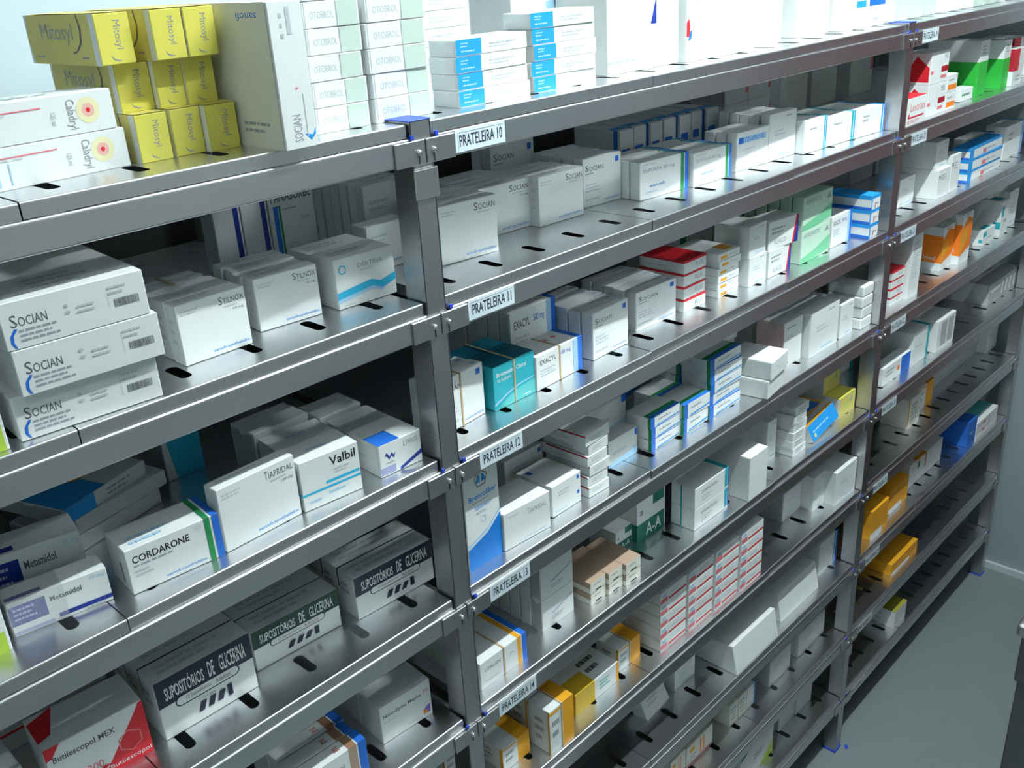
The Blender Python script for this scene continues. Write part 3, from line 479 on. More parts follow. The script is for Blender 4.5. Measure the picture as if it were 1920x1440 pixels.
 ('redline',3,'f',0.2855,0.0254,0.0,0.0,0.0472,0.087,0.09,5,0,2,''),
 ('redline',3,'m',0.2814,0.0261,0.0874,3.0,0.06,0.018,0.09,1,0,0,''),
 ('metalliccarton',3,'f',0.3751,0.0588,0.0,0.0,0.0748,0.0472,0.03,1,0,0,''),
 ('metalliccarton',3,'b',0.3861,0.13,0.0,0,0.1266,0.0692,0.03,1,0,0,''),
 ('greenblue',3,'f',0.4623,0.0393,0.0,0.0,0.0807,0.0602,0.05,3,0,1,''),
 ('greenblue',3,'f',0.544,0.0327,0.0,0.0,0.0753,0.0545,0.05,2,1,1,''),
 ('greenblue',3,'f',0.6215,0.0323,0.0,0.0,0.099,0.1088,0.06,5,1,1,''),
 ('plainslab',3,'f',0.7501,-0.0073,0.0,8.3,0.075,0.036,0.085,1,0,0,''),
 ('plainslab',3,'m',0.7534,-0.0104,0.0364,8.0,0.075,0.036,0.085,1,0,0,''),
 ('plainfront',3,'b',0.8,0.13,0,0,0.06,0.027,0.08,1,0,0,''),
 ('plainfront',3,'b',0.8,0.132,0.0274,0,0.06,0.027,0.08,1,0,0,''),
 ('plainfront',3,'b',0.805,0.13,0.0548,0,0.06,0.027,0.08,1,0,0,''),
 ('plainfront',3,'b',0.8,0.13,0.0822,0,0.06,0.027,0.08,1,0,0,''),
 ('pinkside',3,'f',0.8881,0.0418,0.0,0.0,0.0696,0.0924,0.06,1,0,0,''),
 ('plainfront',3,'f',0.9651,0.0271,0.0,0.0,0.1155,0.0917,0.03,1,3,0,''),
 ('plainfront',3,'f',1.094,0.0283,0.0,0.0,0.0557,0.073,0.03,1,2,0,''),
 ('roundedpack',3,'f',1.1653,0.0164,0.0,0.0,0.0472,0.095,0.08,4,0,1,''),
 ('redtop',3,'b',1.08,0.28,0,0,0.12,0.12,0.1,1,0,0,''),
 ('greenblue',3,'b',0.56,0.19,0,0,0.08,0.09,0.06,1,0,0,''),
 ('redstack',3,'f',1.335,0.03,0,0,0.062,0.08,0.05,4,0,1,''),
 ('talltext',3,'f',1.402,0.02,0,0,0.056,0.145,0.05,1,0,0,''),
 ('orangeflame',3,'f',1.64,0.042,0,0,0.066,0.108,0.07,1,0,0,''),
 ('orangeflame',3,'f',1.712,0.026,0,0,0.064,0.126,0.07,1,0,0,''),
 ('tealmark',3,'f',1.9034,0.0377,0.0,0.0,0.0819,0.0407,0.05,1,0,0,''),
 ('tealmark',3,'f',2.0189,0.0362,0.0,0.0,0.0551,0.0934,0.1,1,0,0,''),
 ('tealmark',3,'f',2.075,0.112,0,0,0.04,0.12,0.06,1,0,0,''),
 ('plainfront',3,'f',2.11,0.05,0,0,0.07,0.1,0.06,1,0,0,''),
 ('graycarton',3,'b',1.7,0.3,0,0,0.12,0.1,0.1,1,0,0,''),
 ('nimed',4,'f',-0.1217,0.0502,0.0,-3.9,0.0831,0.0602,0.05,1,1,0,''),
 ('bluebrown',4,'f',-0.2666,0.026,0.0,-2,0.1,0.062,0.022,1,4,1,''),
 ('graycarton',4,'b',-0.09,0.2,0,0,0.12,0.08,0.1,1,0,0,''),
 ('litalgin',4,'f',0.0351,0.0227,0.0,0.0,0.0956,0.0468,0.15,1,0,0,'band'),
 ('silver',4,'f',0.1878,0.0427,0.0,0.0,0.0739,0.1145,0.021,2,4,0,''),
 ('browntop',4,'f',0.2861,0.0281,0.0,0.0,0.0383,0.042,0.085,2,0,0,''),
 ('browntop',4,'f',0.3252,0.0225,0.0,0.0,0.0362,0.042,0.085,2,0,0,''),
 ('browntop',4,'f',0.3622,0.0165,0.0,0.0,0.0396,0.042,0.085,2,0,0,''),
 ('greenletter',4,'f',0.4275,0.0885,0.0,0.0,0.0463,0.04,0.06,1,0,0,''),
 ('greenletter',4,'m',0.4349,0.1402,0.0404,0.0,0.058,0.04,0.06,1,0,0,''),
 ('greenletter',4,'f',0.4748,0.0782,0.0,0.0,0.0826,0.085,0.06,1,0,0,''),
 ('tealpanel',4,'f',0.5696,0.0238,0.0,0.0,0.1087,0.085,0.05,2,0,0,''),
 ('whiteglow',4,'f',0.7155,0.0021,0.0,0.0,0.0636,0.091,0.09,1,0,0,''),
 ('plainfront',4,'f',0.8681,0.0535,0.0,0.0,0.0343,0.0885,0.07,1,0,0,''),
 ('greenend',4,'f',0.85,0.1255,0.0,0.0,0.0444,0.085,0.07,1,0,0,''),
 ('textstack',4,'f',0.9198,0.0233,0.0,0.0,0.0514,0.1087,0.09,6,0,2,''),
 ('bluetilt',4,'f',0.9964,0.0191,0.0,2.0,0.1172,0.035,0.03,1,0,0,'tilt'),
 ('yellowblue',4,'m',1.03,0.068,0,0,0.095,0.035,0.05,1,0,0,''),
 ('yellow',4,'f',1.136,0.034,0,0,0.074,0.045,0.1,1,0,0,''),
 ('yellow',4,'m',1.134,0.072,0.0454,0,0.074,0.045,0.06,1,0,0,''),
 ('graycarton',4,'b',0.95,0.25,0,0,0.1,0.05,0.1,1,0,0,''),
 ('bluehalf',4,'f',1.3434,0.0312,0.0,0.0,0.148,0.045,0.03,1,0,0,''),
 ('tealedge',4,'f',1.4924,0.0274,0.0,0.0,0.0927,0.085,0.1,1,0,0,''),
 ('windowbox',4,'f',1.6131,0.0177,0.0,0.0,0.1095,0.0811,0.08,1,0,0,''),
 ('stripedbox',4,'f',2.0205,0.0383,0.0,0.0,0.2314,0.06,0.12,1,0,0,''),
 ('tealedge',4,'b',1.3,0.14,0,0,0.12,0.09,0.1,1,0,0,''),
 ('orangeside',5,'f',0.015,0.1,0,0,0.05,0.05,0.05,1,0,0,''),
 ('orangeside',5,'f',0.0823,0.0409,0.0,0.0,0.06,0.045,0.08,1,0,0,''),
 ('orangeside',5,'f',0.1569,0.0095,0.0,0.0,0.0568,0.0855,0.045,1,1,0,'band'),
 ('goldwhite',5,'f',0.2479,0.0349,0.0,0.0,0.1141,0.0415,0.07,1,0,0,''),
 ('orangeside',5,'f',0.3772,0.0464,0.0,0.0,0.062,0.0478,0.05,1,0,0,'band'),
 ('redpanel',5,'f',0.4669,0.0221,0,0,0.0798,0.125,0.1,5,0,0,''),
 ('redpanel',5,'f',0.5487,0.0181,0,0,0.0798,0.127,0.1,5,0,0,''),
 ('redpanel',5,'f',0.6305,0.0141,0,0,0.0798,0.13,0.1,5,0,0,''),
 ('redpanel',5,'f',0.7123,0.0101,0,0,0.0798,0.13,0.1,5,0,0,''),
 ('plainfront',5,'f',1.1156,0.0157,0.0,0.0,0.0969,0.0828,0.1,1,0,0,''),
 ('plainfront',5,'f',1.0649,0.0419,0.0,0.0,0.0499,0.0843,0.1,1,0,0,''),
 ('graycarton',5,'f',0.9854,0.0711,0.0,0.0,0.0785,0.07,0.1,1,0,0,''),
 ('orangeside',5,'b',1.15,0.25,0,0,0.06,0.1,0.05,1,0,0,''),
 ('graycarton',5,'b',0.55,0.28,0,0,0.1,0.09,0.1,1,0,0,''),
 ('whiteorange',5,'f',1.5677,0.0483,0.0,0.0,0.0751,0.0808,0.07,1,0,0,''),
 ('orangeside',5,'f',1.6677,0.0676,0.0,0.0,0.103,0.069,0.05,1,0,0,''),
 ('graylong',5,'f',1.8496,0.0977,0.0,0.0,0.3242,0.05,0.1,1,0,0,''),
 ('plainfront',5,'f',2.1792,0.0733,0.0,0.0,0.0856,0.09,0.1,1,0,0,''),
 ('tiltcarton',6,'f',0.49,0.0658,0.0,4.0,0.0793,0.06,0.03,1,0,0,'tilt'),
 ('plainfront',6,'f',0.5895,0.0734,0.0,0.0,0.0703,0.05,0.05,1,0,0,''),
 ('lidbox',6,'f',0.7071,0.0039,0.0,0.0,0.1657,0.055,0.13,1,0,0,''),
 ('lidbox',6,'f',0.9151,0.0212,0.0,0.0,0.168,0.055,0.13,1,0,0,''),
 ('bluestripe',6,'f',1.1225,0.0437,0.0,0.0,0.0882,0.0847,0.08,1,0,0,''),
 ('orangeside',6,'b',1.13,0.2,0,0,0.06,0.08,0.08,1,0,0,''),
 ('orangebox',6,'f',1.333,0.0165,0.0,0.0,0.0938,0.081,0.07,1,0,0,''),
 ('orangebox',6,'f',1.4718,0.0325,0.0,0.0,0.1121,0.07,0.07,1,0,0,''),
 ('bandprint',6,'f',1.6247,0.0477,0.0,0.0,0.2183,0.07,0.1,1,0,0,''),
 ('bluepack',6,'f',1.9537,0.0176,0.0,0.0,0.0616,0.0783,0.1,1,0,0,''),
 ('whitered',6,'f',2.0164,0.0159,0.0,0.0,0.1672,0.05,0.1,2,0,0,''),
 ('orangeprint',7,'f',0.5503,0.053,0.0,0.0,0.0523,0.055,0.06,1,0,0,''),
 ('orangeprint',7,'f',0.6036,0.0505,0.0,0.0,0.0951,0.055,0.06,1,0,0,''),
 ('textpanel',7,'f',0.7606,0.0469,0,0,0.0333,0.06,0.07,1,0,0,''),
 ('textpanel',7,'f',0.7959,0.0469,0,0,0.0333,0.06,0.07,1,0,0,''),
 ('bluestripe',7,'f',0.8312,0.0469,0,0,0.0333,0.06,0.07,1,0,0,''),
 ('graycarton',7,'f',0.9262,0.0452,0.0,0.0,0.0921,0.075,0.1,1,0,0,''),
 ('plainfront',7,'f',1.0598,0.0462,0.0,0.0,0.1264,0.07,0.1,1,0,0,''),
 ('orangebox',7,'f',1.5059,0.0196,0.0,0.0,0.1648,0.035,0.09,1,0,0,''),
 ('orangebox',7,'m',1.5557,0.1116,0.0,0.0,0.1433,0.05,0.09,1,0,0,''),
 ('greenlime',8,'f',0.8044,0.0382,0.0,0.0,0.1426,0.09,0.03,1,0,0,''),
 ('graycarton',8,'f',1.0112,0.0574,0.0,0.0,0.0764,0.08,0.1,1,0,0,''),
 ('graycarton',8,'f',1.0886,0.0534,0.0,0.0,0.0756,0.08,0.1,1,0,0,''),
 ('olivetop',8,'f',1.5576,0.0139,0.0,0.0,0.0747,0.055,0.09,1,0,0,''),
 ('yellow',8,'b',1.5,0.12,0,0,0.08,0.08,0.06,1,0,0,''),
]
SKIP={(12,0,6),(12,0,7),(13,0,5),(13,0,6),(13,0,7),(23,0,0),(24,0,0),(25,0,0),(26,0,0),(36,0,0),(95,0,0),(99,6,0),(123,0,0),(125,2,0),(125,3,0),(163,0,0),(170,3,1),(170,4,1),(186,0,0),(204,0,0)}
REST={(12,0,5),(16,0,0),(16,0,1),(16,0,2),(29,0,0),(30,0,0),(36,1,0),(36,3,0),(40,6,0),(44,2,0),(44,3,0),(45,4,0),(46,3,0),(48,1,0),(49,2,0),(49,3,0),(50,1,0),(50,2,0),(50,3,0),(50,4,0),(52,1,0),(52,2,0),(53,1,0),(53,2,0),(54,1,0),(54,2,0),(55,1,0),(55,2,0),(65,0,0),(66,0,0),(69,0,0),(76,0,0),(93,0,0),(94,0,0),(99,3,0),(99,5,0),(99,7,0),(108,1,0),(108,2,0),(108,2,1),(108,3,0),(108,3,1),(108,4,0),(108,4,1),(111,0,0),(112,1,0),(112,2,0),(112,3,0),(122,0,0),(124,2,0),(124,3,0),(126,3,0),(130,0,0),(131,0,0),(133,0,0),(143,1,0),(144,1,0),(144,1,1),(144,1,2),(144,1,3),(144,1,4),(147,0,0),(148,0,0),(149,0,0),(150,0,0),(152,2,0),(152,3,0),(153,1,0),(153,2,0),(154,0,1),(155,0,0),(156,0,0),(157,0,0),(157,0,1),(157,0,2),(165,0,0),(167,3,0),(167,4,0),(170,1,1),(170,2,1),(170,3,0),(170,4,0),(172,0,0),(173,0,0),(175,0,0),(180,0,0),(183,0,0),(191,0,0),(192,0,0),(205,0,0),(215,0,0),(220,0,0),(229,0,0),(234,0,0)}
def stag(o, k): o['kind'] = k
def thing(o, label, cat, group=None):
    o['label'] = label; o['category'] = cat
    if group: o['group'] = group
    return o
def wall_mat(name, col, rough=.55, n=6):
    m = principled(name, col, rough, 0, .35)
    N, L, b = nodes(m)
    tc = N.new('ShaderNodeTexCoord'); nz = N.new('ShaderNodeTexNoise'); nz.inputs['Scale'].default_value = n; nz.inputs['Detail'].default_value = 5
    mx = N.new('ShaderNodeMix'); mx.data_type = 'RGBA'
    mx.inputs[6].default_value = (*[c*.95 for c in col], 1); mx.inputs[7].default_value = (*[min(1, c*1.04) for c in col], 1)
    L.new(tc.outputs['Object'], nz.inputs['Vector']); L.new(nz.outputs['Fac'], mx.inputs[0]); L.new(mx.outputs[2], b.inputs['Base Color'])
    bp = N.new('ShaderNodeBump'); bp.inputs['Strength'].default_value = .08; bp.inputs['Distance'].default_value = .002
    L.new(nz.outputs['Fac'], bp.inputs['Height']); L.new(bp.outputs[0], b.inputs['Normal'])
    return m
# ---------------------------------------------------------------- the room
def slab(name, x0, x1, y0, y1, z0, z1, m, kind='structure'):
    bm = bmesh.new(); bx(bm, x0, x1, y0, y1, z0, z1); o = link(name, finish(bm, name, [m])); o['kind'] = kind; return o
WALLM = wall_mat('painted wall', (.44, .52, .54)); FLOORM = wall_mat('vinyl floor', (.20, .235, .24), .42, 14); CEILM = wall_mat('ceiling paint', (.42, .43, .43))
XL, YF, ZC = -2.3, -2.6, 2.95
slab('floor', XL-.1, WALL_R+.1, YF-.1, WALL_Y+.1, -.1, 0, FLOORM)
slab('ceiling', XL-.1, WALL_R+.1, YF-.1, WALL_Y+.1, ZC, ZC+.1, CEILM)
slab('wall_back', XL-.1, WALL_R+.1, WALL_Y, WALL_Y+.1, 0, ZC, WALLM)
slab('wall_right', WALL_R, WALL_R+.1, YF-.1, WALL_Y, 0, ZC, wall_mat('end wall paint', (.33, .39, .41)))
slab('added_shade_panel', XL, WALL_R, WALL_Y-.012, WALL_Y, 0, 1.76, wall_mat('added shade panel', (.035, .037, .037)))  # added dark sheet: puts the shade behind the shelves into colour
slab('wall_left', XL-.1, XL, YF-.1, WALL_Y, 0, ZC, WALLM)
slab('wall_front', XL, WALL_R, YF-.1, YF, 0, ZC, wall_mat('opposite wall paint', (.34, .36, .36)))
DOORM = principled('dark red door paint', (.09, .012, .018), .4)
slab('door_1', WALL_R-.03, WALL_R-.001, -1.15, -.24, 0, 2.05, DOORM)
slab('trim_1', WALL_R-.035, WALL_R-.001, -.24, -.20, 0, 2.09, principled('door frame', (.3,.3,.3), .4))
SKIRT = principled('skirting', (.58, .64, .66), .4)
slab('baseboard_right', WALL_R-.012, WALL_R, -.20, WALL_Y, 0, .022, SKIRT)

# ---------------------------------------------------------------- fluorescent batten above the shelving, plus two added fill battens
TUBEM = bpy.data.materials.new('lit tube'); TUBEM.use_nodes = True
FILL_FAR_M = bpy.data.materials.new('added fill tube far'); FILL_FAR_M.use_nodes = True
FILL_LEFT_M = bpy.data.materials.new('added fill tube left'); FILL_LEFT_M.use_nodes = True
for m, s in ((TUBEM, TUBE), (FILL_FAR_M, FILL_FAR), (FILL_LEFT_M, FILL_LEFT)):
    b = m.node_tree.nodes['Principled BSDF']; b.inputs['Emission Color'].default_value = (.88, .985, 1.0, 1); b.inputs['Emission Strength'].default_value = s
ENAMEL = principled('white enamel', (.8, .82, .82), .35)
def batten(x0, x1, y, z, tm, label):
    e = bpy.data.objects.new('fluorescent_batten', None); COL.objects.link(e); e.location = ((x0+x1)/2, y, ZC)
    L = (x1-x0)/2
    bm = bmesh.new(); bx(bm, -L, L, -.03, .03, z-ZC+.045, 0, 0, .004, 2); bx(bm, -L-.01, -L+.02, -.02, .02, z-ZC-.02, z-ZC+.05, 0, .003); bx(bm, L-.02, L+.01, -.02, .02, z-ZC-.02, z-ZC+.05, 0, .003)
    link('housing', finish(bm, 'housing', [ENAMEL]), e)
    bm = bmesh.new(); bmesh.ops.create_cone(bm, cap_ends=True, segments=16, radius1=.013, radius2=.013, depth=2*L-.04, matrix=Matrix.Translation((0,0,z-ZC)) @ Matrix.Rotation(math.pi/2, 4, 'Y'))
    link('tube', finish(bm, 'tube', [tm], True), e)
    thing(e, label, 'ceiling light')
batten(LAMP_X-.62, LAMP_X+.62, LAMP_Y, LAMP_Z, TUBEM, 'white fluorescent batten light on the ceiling above the shelving front')
batten(-1.95, -.71, -.95, LAMP_Z, FILL_LEFT_M, 'added fill batten, unseen, behind the camera')  # added lamp, fills the left-facing sides and lower-left fronts
batten(.62, 1.86, -1.25, LAMP_Z, FILL_FAR_M, 'added fill batten, unseen, over the far end of the aisle')  # added lamp, weak fill on the lower shelf fronts

# ---------------------------------------------------------------- the stainless rack
rack = bpy.data.objects.new('shelving_rack', None); COL.objects.link(rack)
thing(rack, 'bolted stainless steel shelving rack of posts and beams along the wall', 'shelving rack')
def post_mesh(front=True):
    bm = bmesh.new(); top = ZB[0] + .0325; t = .0014; s = 1 if front else -1
    y0, y1 = (0, .033) if front else (-.033, 0)
    yf = (0, t) if front else (-t, 0)
    bx(bm, -.0145, .0145, yf[0], yf[1], .004, top, 0, .0004)
    bx(bm, -.0145, -.0145+t, y0, y1, .004, top, 0); bx(bm, .0145-t, .0145, y0, y1, .004, top, 0)
    return finish(bm, 'post', [STEEL_Z])
pf, pb = post_mesh(True), post_mesh(False)
def simple(name, x0, x1, y0, y1, z0, z1, m, bev=0, seg=1):
    bm = bmesh.new(); bx(bm, x0, x1, y0, y1, z0, z1, 0, bev, seg); return finish(bm, name, [m])
cap_m = simple('cap', -.017, .0155, -.001, .040, 0, .0012, BLUEFILM, .0004)
foot_m = simple('foot', -.017, .017, -.002, .036, 0, .004, BLUEFILM)
slv_m = simple('sleeve', -.0175, .0165, -.0035, .030, -.0165, .0165, STEEL_Z, .001, 2)
rail_m = simple('side_rail', -.003, .003, .033, DEPTH-.033, -.012, .013, STEEL_X)
for i, x in enumerate(PX):
    for me, y in ((pf, 0), (pb, DEPTH)):
        p = link('post', me, rack); p.location = (x-.0035, y, 0)
        f = link('foot_pad', foot_m, p); f.location = (0, 0 if y == 0 else -.034, 0)
        if y == 0:
            c = link('blue_cap', cap_m, p); c.location = (0, 0, ZB[0]+.0325)
    if i == 1:
        sl = link('splice_sleeve', slv_m, rack); sl.location = (x-.0025, 0, ZB[0]-.034)
    if i == 2:
        sl = link('splice_sleeve', slv_m, rack); sl.location = (x-.0025, 0, ZB[7]-.034)
    for zb in ZB:
        r = link('side_rail', rail_m, rack); r.location = (x-.0035, 0, zb); r['kind'] = 'thing'
        del r['kind']
BEAMS = {}
def beam_mesh(L):
    k = round(L, 3)
    if k not in BEAMS:
        bm = bmesh.new(); bx(bm, .017, L-.017, .0, .030, -.0125, .0155, 0, .0022, 3)
        BEAMS[k] = finish(bm, 'beam', [STEEL_X])
        for f in BEAMS[k].polygons: pass
    return BEAMS[k]
def bracket_mesh():
    bm = bmesh.new(); bx(bm, .001, .0425, -.0028, -.0003, -.0128, .0130, 0, .0005)
    bx(bm, .0095, .0117, -.00295, -.0027, -.0118, -.0020, 1)
    return finish(bm, 'bracket', [STEEL_Z, DARK])
BR = bracket_mesh()
def bolt_mesh():
    bm = bmesh.new(); bmesh.ops.create_uvsphere(bm, u_segments=14, v_segments=8, radius=.0033)
    for v in bm.verts: v.co.y *= .8
    return finish(bm, 'bolt', [CHROME], True)
BO = bolt_mesh()
fl_m = simple('film', -.002, .002, -.0012, .0012, -.0025, .0025, BLUEFILM)
LABELM = principled('label tape', (.66, .76, .80), .35); LABELT = principled('label ink', (.02, .03, .05), .5)
def sign_mesh(txt):
    w, h = .078, .0240
    bm = bmesh.new(); bx(bm, 0, w, -.0004, 0, 0, h, 0)
    vs, fs = text2d(txt, True); V = [bm.verts.new((.006 + x*(w-.011), -.00055, .0055 + y*(h-.011))) for x, y in vs]
    for t in fs:
        f = bm.faces.new([V[i] for i in t]); f.material_index = 1
    for a in ((.004, .0043, .003, h-.003), (.004, w-.003, h-.0034, h-.003)):
        quad(bm, [(a[0], -.00052, a[2]), (a[1], -.00052, a[2]), (a[1], -.00052, a[3]), (a[0], -.00052, a[3])], 1)
    return finish(bm, 'shelf label', [LABELM, LABELT])
for b in range(3):
    L = PX[b+1] - PX[b]; me = beam_mesh(L)
    for l, zb in enumerate(ZB):
        o = link('front_beam', me, rack); o.location = (PX[b], 0, zb)
        for s, xx in ((1, 0), (-1, L)):
            if b == 2 and s == -1 and l > 20: continue
            br = link('end_bracket', BR, o); br.location = (xx, 0, 0); br.scale = (s, 1, 1)
            bo = link('bolt', BO, o); bo.location = (xx + s*.0108, -.0042, .0004)
            if (b + l + s) % 2 or b == 1:
                ff = link('film_scrap', fl_m, o); ff.location = (xx + s*.0175, -.001, .0165)
        o2 = link('rear_beam', me, rack); o2.location = (PX[b], DEPTH-.030, zb)
        if b > 0:
            n = (b-1)*9 + l + 10
            sg = link('shelf_label', sign_mesh('PRATELEIRA %d' % n), o); sg.location = (.0450, 0, -.0098)
            sg['label'] = 'white tape label reading PRATELEIRA %d' % n

# ---------------------------------------------------------------- loose shelf trays, three to a bay
def tray_mesh(w, slots):
    """folded sheet: top with slotted holes, front lip, side and rear folds"""
    cu = bpy.data.curves.new('t', 'CURVE'); cu.dimensions = '2D'; cu.fill_mode = 'FRONT'; cu.extrude = 0
    def spl(pts):
        s = cu.splines.new('POLY'); s.points.add(len(pts)-1)
        for p, q in zip(s.points, pts): p.co = (q[0], q[1], 0, 1)
        s.use_cyclic_u = True
    D1 = DEPTH - .002
    spl([(0, .0045), (w, .0045), (w, D1), (0, D1)])
    for sx in slots:
        for yc in (.048, D1-.05):
            spl([(sx + .0065*math.cos(a*math.pi/8), yc + (.0125 if a <= 8 else -.0125) + .0065*math.sin(a*math.pi/8)) for a in range(17)])
    ob = bpy.data.objects.new('t', cu); me0 = bpy.data.meshes.new_from_object(ob)
    bm = bmesh.new(); bm.from_mesh(me0)
    for v in bm.verts: v.co.z = .030
    bmesh.ops.recalc_face_normals(bm, faces=bm.faces)
    if bm.faces and sum(f.normal.z for f in bm.faces) < 0: bmesh.ops.reverse_faces(bm, faces=bm.faces)
    bpy.data.objects.remove(ob); bpy.data.curves.remove(cu); bpy.data.meshes.remove(me0)
    top = list(bm.faces)
    # rounded front nose and lip
    prof = [(.0045, .0300), (.0036, .0297), (.0030, .0290), (.0028, .0280), (.0028, .0160), (.0045, .0160)]
    ring = [[bm.verts.new((x, y, z)) for y, z in prof] for x in (0, w)]
    for i in range(len(prof)-1):
        f = bm.faces.new((ring[0][i], ring[0][i+1], ring[1][i+1], ring[1][i])); f.smooth = i < 3; f.material_index = 1
    for x in (0, w): quad(bm, [(x, .0030, .0160), (x, D1, .0160), (x, D1, .0300), (x, .0030, .0297)], 0)
    quad(bm, [(0, D1, .016), (w, D1, .016), (w, D1, .03), (0, D1, .03)], 0)
    return finish(bm, 'tray', [STEEL_T, STEEL_X])
TW = {}
rt = random.Random(3)
for b in range(3):
    x0 = PX[b] + .0125; L = PX[b+1] - .0195 - x0; w = L/3
    if b not in TW: TW[b] = tray_mesh(w - .0015, [w/5*(i+.5)+ (.0) for i in range(5)])
    for l, zb in enumerate(ZB):
        for t in range(3):
            if b == 0 and t == 0: continue
            o = link('shelf_tray', TW[b], None)
            o.location = (x0 + w*t, rt.choice((0, 0, .0012, -.0006)), zb + rt.choice((0, .0003, -.0002)))
            thing(o, 'slotted steel tray of the %s shelf, %s bay, %s third' % (LEVEL[l], ('left', 'middle', 'far')[b], ('left', 'middle', 'right')[t]), 'shelf tray', 'slotted steel shelf trays')

# ---------------------------------------------------------------- cartons
RUB = principled('rubber band', (.50, .36, .20), .6)
PLASTIC = bpy.data.materials.new('clear wrap'); PLASTIC.use_nodes = True
def _pl():
    N, L = PLASTIC.node_tree.nodes, PLASTIC.node_tree.links; N.clear()
    o = N.new('ShaderNodeOutputMaterial'); mx = N.new('ShaderNodeMixShader'); mx.inputs[0].default_value = .28
    t = N.new('ShaderNodeBsdfTransparent'); g = N.new('ShaderNodeBsdfGlossy'); g.inputs['Roughness'].default_value = .12
    nz = N.new('ShaderNodeTexNoise'); nz.inputs['Scale'].default_value = 60; bp = N.new('ShaderNodeBump'); bp.inputs['Distance'].default_value = .002
    L.new(nz.outputs['Fac'], bp.inputs['Height']); L.new(bp.outputs[0], g.inputs['Normal'])
    L.new(t.outputs[0], mx.inputs[1]); L.new(g.outputs[0], mx.inputs[2]); L.new(mx.outputs[0], o.inputs[0])
_pl()
def band_mesh(w, h, d):
    """a rubber band round the pile, front to back"""
    bm = bmesh.new(); x = w*.5; r = .0008; g = .0004
    pts = [(-g, 0-g), (-g, h+g), (d+g, h+g), (d+g, -g+.0004)]
    for i in range(4):
        (y0, z0), (y1, z1) = pts[i], pts[(i+1) % 4]
        bx(bm, x-.0014, x+.0014, min(y0, y1)-r*.5, max(y0, y1)+r*.5, max(.0001, min(z0, z1)-r*.5), max(z0, z1)+r*.5)
    return finish(bm, 'band', [RUB])
entries = [dict(k=t[0], l=t[1], row=t[2], x=t[3], y=t[4], z0=t[5], rot=t[6], w=t[7], h=t[8], d=t[9], n=t[10], nb=t[11], jit=t[12], opt=t[13], s=i) for i, t in enumerate(ITEMS)]
# where each pile stands among its look-alikes, for the labels
fam = {}
for e in entries: fam.setdefault((e['k'], e['l'], bay_of(e['x'])), []).append(e)
for key, es in fam.items():
    zs = sorted({round(e['z0'], 3) for e in es})
    rows = {}
    for e in es: rows.setdefault((e['row'] == 'b', round(e['z0'], 3)), []).append(e)
    for (back, z), rs in rows.items():
        rs.sort(key=lambda e: (e['x'], e['y']))
        for i, e in enumerate(rs):
            p = []
            if back and any(not k[0] for k in rows): p.append('back row')
            if len(zs) > 1:
                zi = zs.index(z); p.append({2: ['lower layer', 'upper layer'], 3: ['bottom layer', 'middle layer', 'top layer']}.get(len(zs), ['lowest layer'] + ['%s layer' % ORD[q] for q in range(1, len(zs)-1)] + ['topmost layer'])[zi])
            if len(rs) == 2: p.append(('left one', 'right one')[i])
            elif len(rs) > 2: p.append('leftmost' if i == 0 else 'rightmost' if i == len(rs)-1 else ORD[i] + ' from left')
            e['where'] = p
seen = set(); CID = {}; REST_PARTS = []
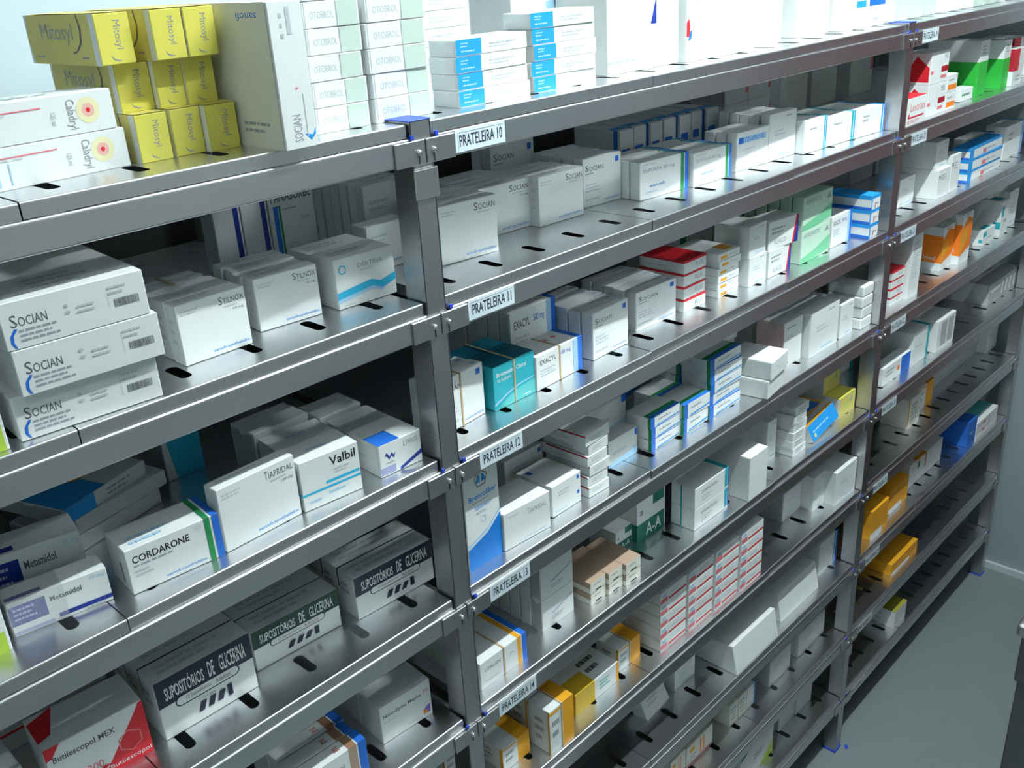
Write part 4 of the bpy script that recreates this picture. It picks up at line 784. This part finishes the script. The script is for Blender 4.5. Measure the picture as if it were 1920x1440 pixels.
for e in entries:
    kd = K[e['k']]; rnd = random.Random(e['s'])
    n, nb = e['n'], e['nb']; hh = e['h'] / n
    me, flap = carton_mesh(e['k'], e['w'], hh - (.0004 if n > 1 else 0), e['d'])
    ang = math.radians(e['rot']); ca, sa = math.cos(ang), math.sin(ang)
    z = ZB[e['l']] + TRAY + .0003 + e['z0']
    bay = bay_of(e['x'])
    for j in range(nb + 1):
        for i in range(n):
            jx = rnd.uniform(-1, 1) * .0024 * e['jit'] if (i or j) else 0; jy = rnd.uniform(0, 1) * .0014 * e['jit'] if (i or j) else 0
            if j and n == 1: jx += .0005*j
            if (e['s'], j, i) in SKIP: continue
            o = link(kd['ob'], me); CID[o.name] = (e['s'], j, i)
            off = (e['d'] + .0028) * j + jy
            o.location = (e['x'] + jx*ca - off*sa, e['y'] + jx*sa + off*ca, z + hh*i)
            o.rotation_euler = (0, 0, ang + (math.radians(rnd.uniform(-1, 1)) * e['jit'] * (0 if n == 1 else 1)))
            if 'tilt' in e['opt']:
                o.rotation_euler = (math.radians(-26), 0, ang); o.location.z += .0002
                if e['k'] == 'bluetilt': o.rotation_euler = (math.radians(-24), math.radians(-7), ang); o.location.z += .004
            if n == 1 and j: o.scale.z = 1 - .03*rnd.random()
            if (e['s'], j, i) in REST:
                REST_PARTS.append(o); continue
            vis = e['x'] < 1.25 and j == 0
            if flap and vis: link('end_flap', flap, o)
            p = list(e['where'])
            if n > 1: p.append('topmost' if i == n-1 else 'bottommost' if i == 0 else ORD[i] + ' up')
            if nb: p.append('frontmost' if j == 0 else ORD[j] + ' behind')
            lab = kd['desc'] + ', %s shelf, %s bay' % (LEVEL[e['l']], bay) + (', ' + ', '.join(p) if p else '')
            grp = (kd['desc'] + 's, %s shelf, %s bay' % (LEVEL[e['l']], bay)) if (n*(nb+1) > 1 or len(fam[(e['k'], e['l'], bay)]) > 1) else None
            thing(o, lab, 'medicine carton', grp)
            if lab in seen: print('DUP', lab)
            if len(lab.split()) > 16: print('LONG', len(lab.split()), lab)
            seen.add(lab)
            if e['k'] == 'metamidol' and e['row'] == 'f':
                pw = simple('wrap', -.002, e['w']*.55, -.0015, e['d']+.001, .0002, e['h']+.0015, PLASTIC, .001)
                link('clear_wrap', pw, o)
    if 'band' in e['opt']:
        bo = link('rubber_band', band_mesh(e['w'], e['h'], (e['d']+.0028)*(nb+1)-.0028))
        bo.location = (e['x'], e['y'], z); bo.rotation_euler = (0, 0, ang)
        thing(bo, 'tan band round the %ss, %s shelf, %s bay' % (' '.join(kd['desc'].split()[:5]), LEVEL[e['l']], bay) + (', ' + e['where'][0] if e['where'] else ''), 'rubber band')

# the smallest slivers of cartons, past the 300 that show largest, as one object
if REST_PARTS:
    bm = bmesh.new(); mats = []
    for o in REST_PARTS:
        me = o.data; n0 = len(bm.verts); f0 = len(bm.faces)
        M = Matrix.LocRotScale(o.location, o.rotation_euler, o.scale)
        bm.from_mesh(me); bm.verts.ensure_lookup_table(); bm.faces.ensure_lookup_table()
        for v in bm.verts[n0:]: v.co = M @ v.co
        idx = []
        for m in me.materials:
            if m not in mats: mats.append(m)
            idx.append(mats.index(m))
        for f in bm.faces[f0:]: f.material_index = idx[f.material_index]
        bpy.data.objects.remove(o)
    r = link('carton_slivers', finish(bm, 'carton slivers', mats)); r['kind'] = 'stuff'
    thing(r, 'narrow slivers of further cartons seen behind and between the others on the shelves', 'cartons')
# ---------------------------------------------------------------- steel table at the right edge
tb = bpy.data.objects.new('steel_table', None); COL.objects.link(tb); tb.location = (.845, -.446, 0)
thing(tb, 'dull steel work table cut off by the right edge of the picture', 'table')
TBM = principled('dull steel', (.16, .165, .165), .5, .6)
link('table_top', simple('table_top', 0, 1.2, -.62, 0, .825, .85, STEEL_X, .006, 3), tb)
link('drawer_box', simple('drawer_box', .012, 1.18, -.60, -.008, .725, .825, TBM, .002), tb)
lm = simple('leg', 0, .04, -.04, 0, 0, .725, TBM, .002)
for xx, yy in ((.02, -.012), (1.12, -.012), (.02, -.55), (1.12, -.55)):
    lg = link('leg', lm, tb); lg.location = (xx, yy, 0)
link('lower_panel', simple('lower_panel', .03, 1.15, -.57, -.02, .10, .70, TBM, .002), tb)
# ---------------------------------------------------------------- scrap on the floor
bm = bmesh.new(); bx(bm, -.007, .007, -.004, .004, 0, .002, 0, .001, 2)
sc = link('plastic_scrap', finish(bm, 'scrap', [BLUEFILM])); sc.location = (1.252, -.014, .0002); sc.rotation_euler = (0, 0, .6)
thing(sc, 'small blue plastic scrap on the floor beside the post foot', 'scrap')
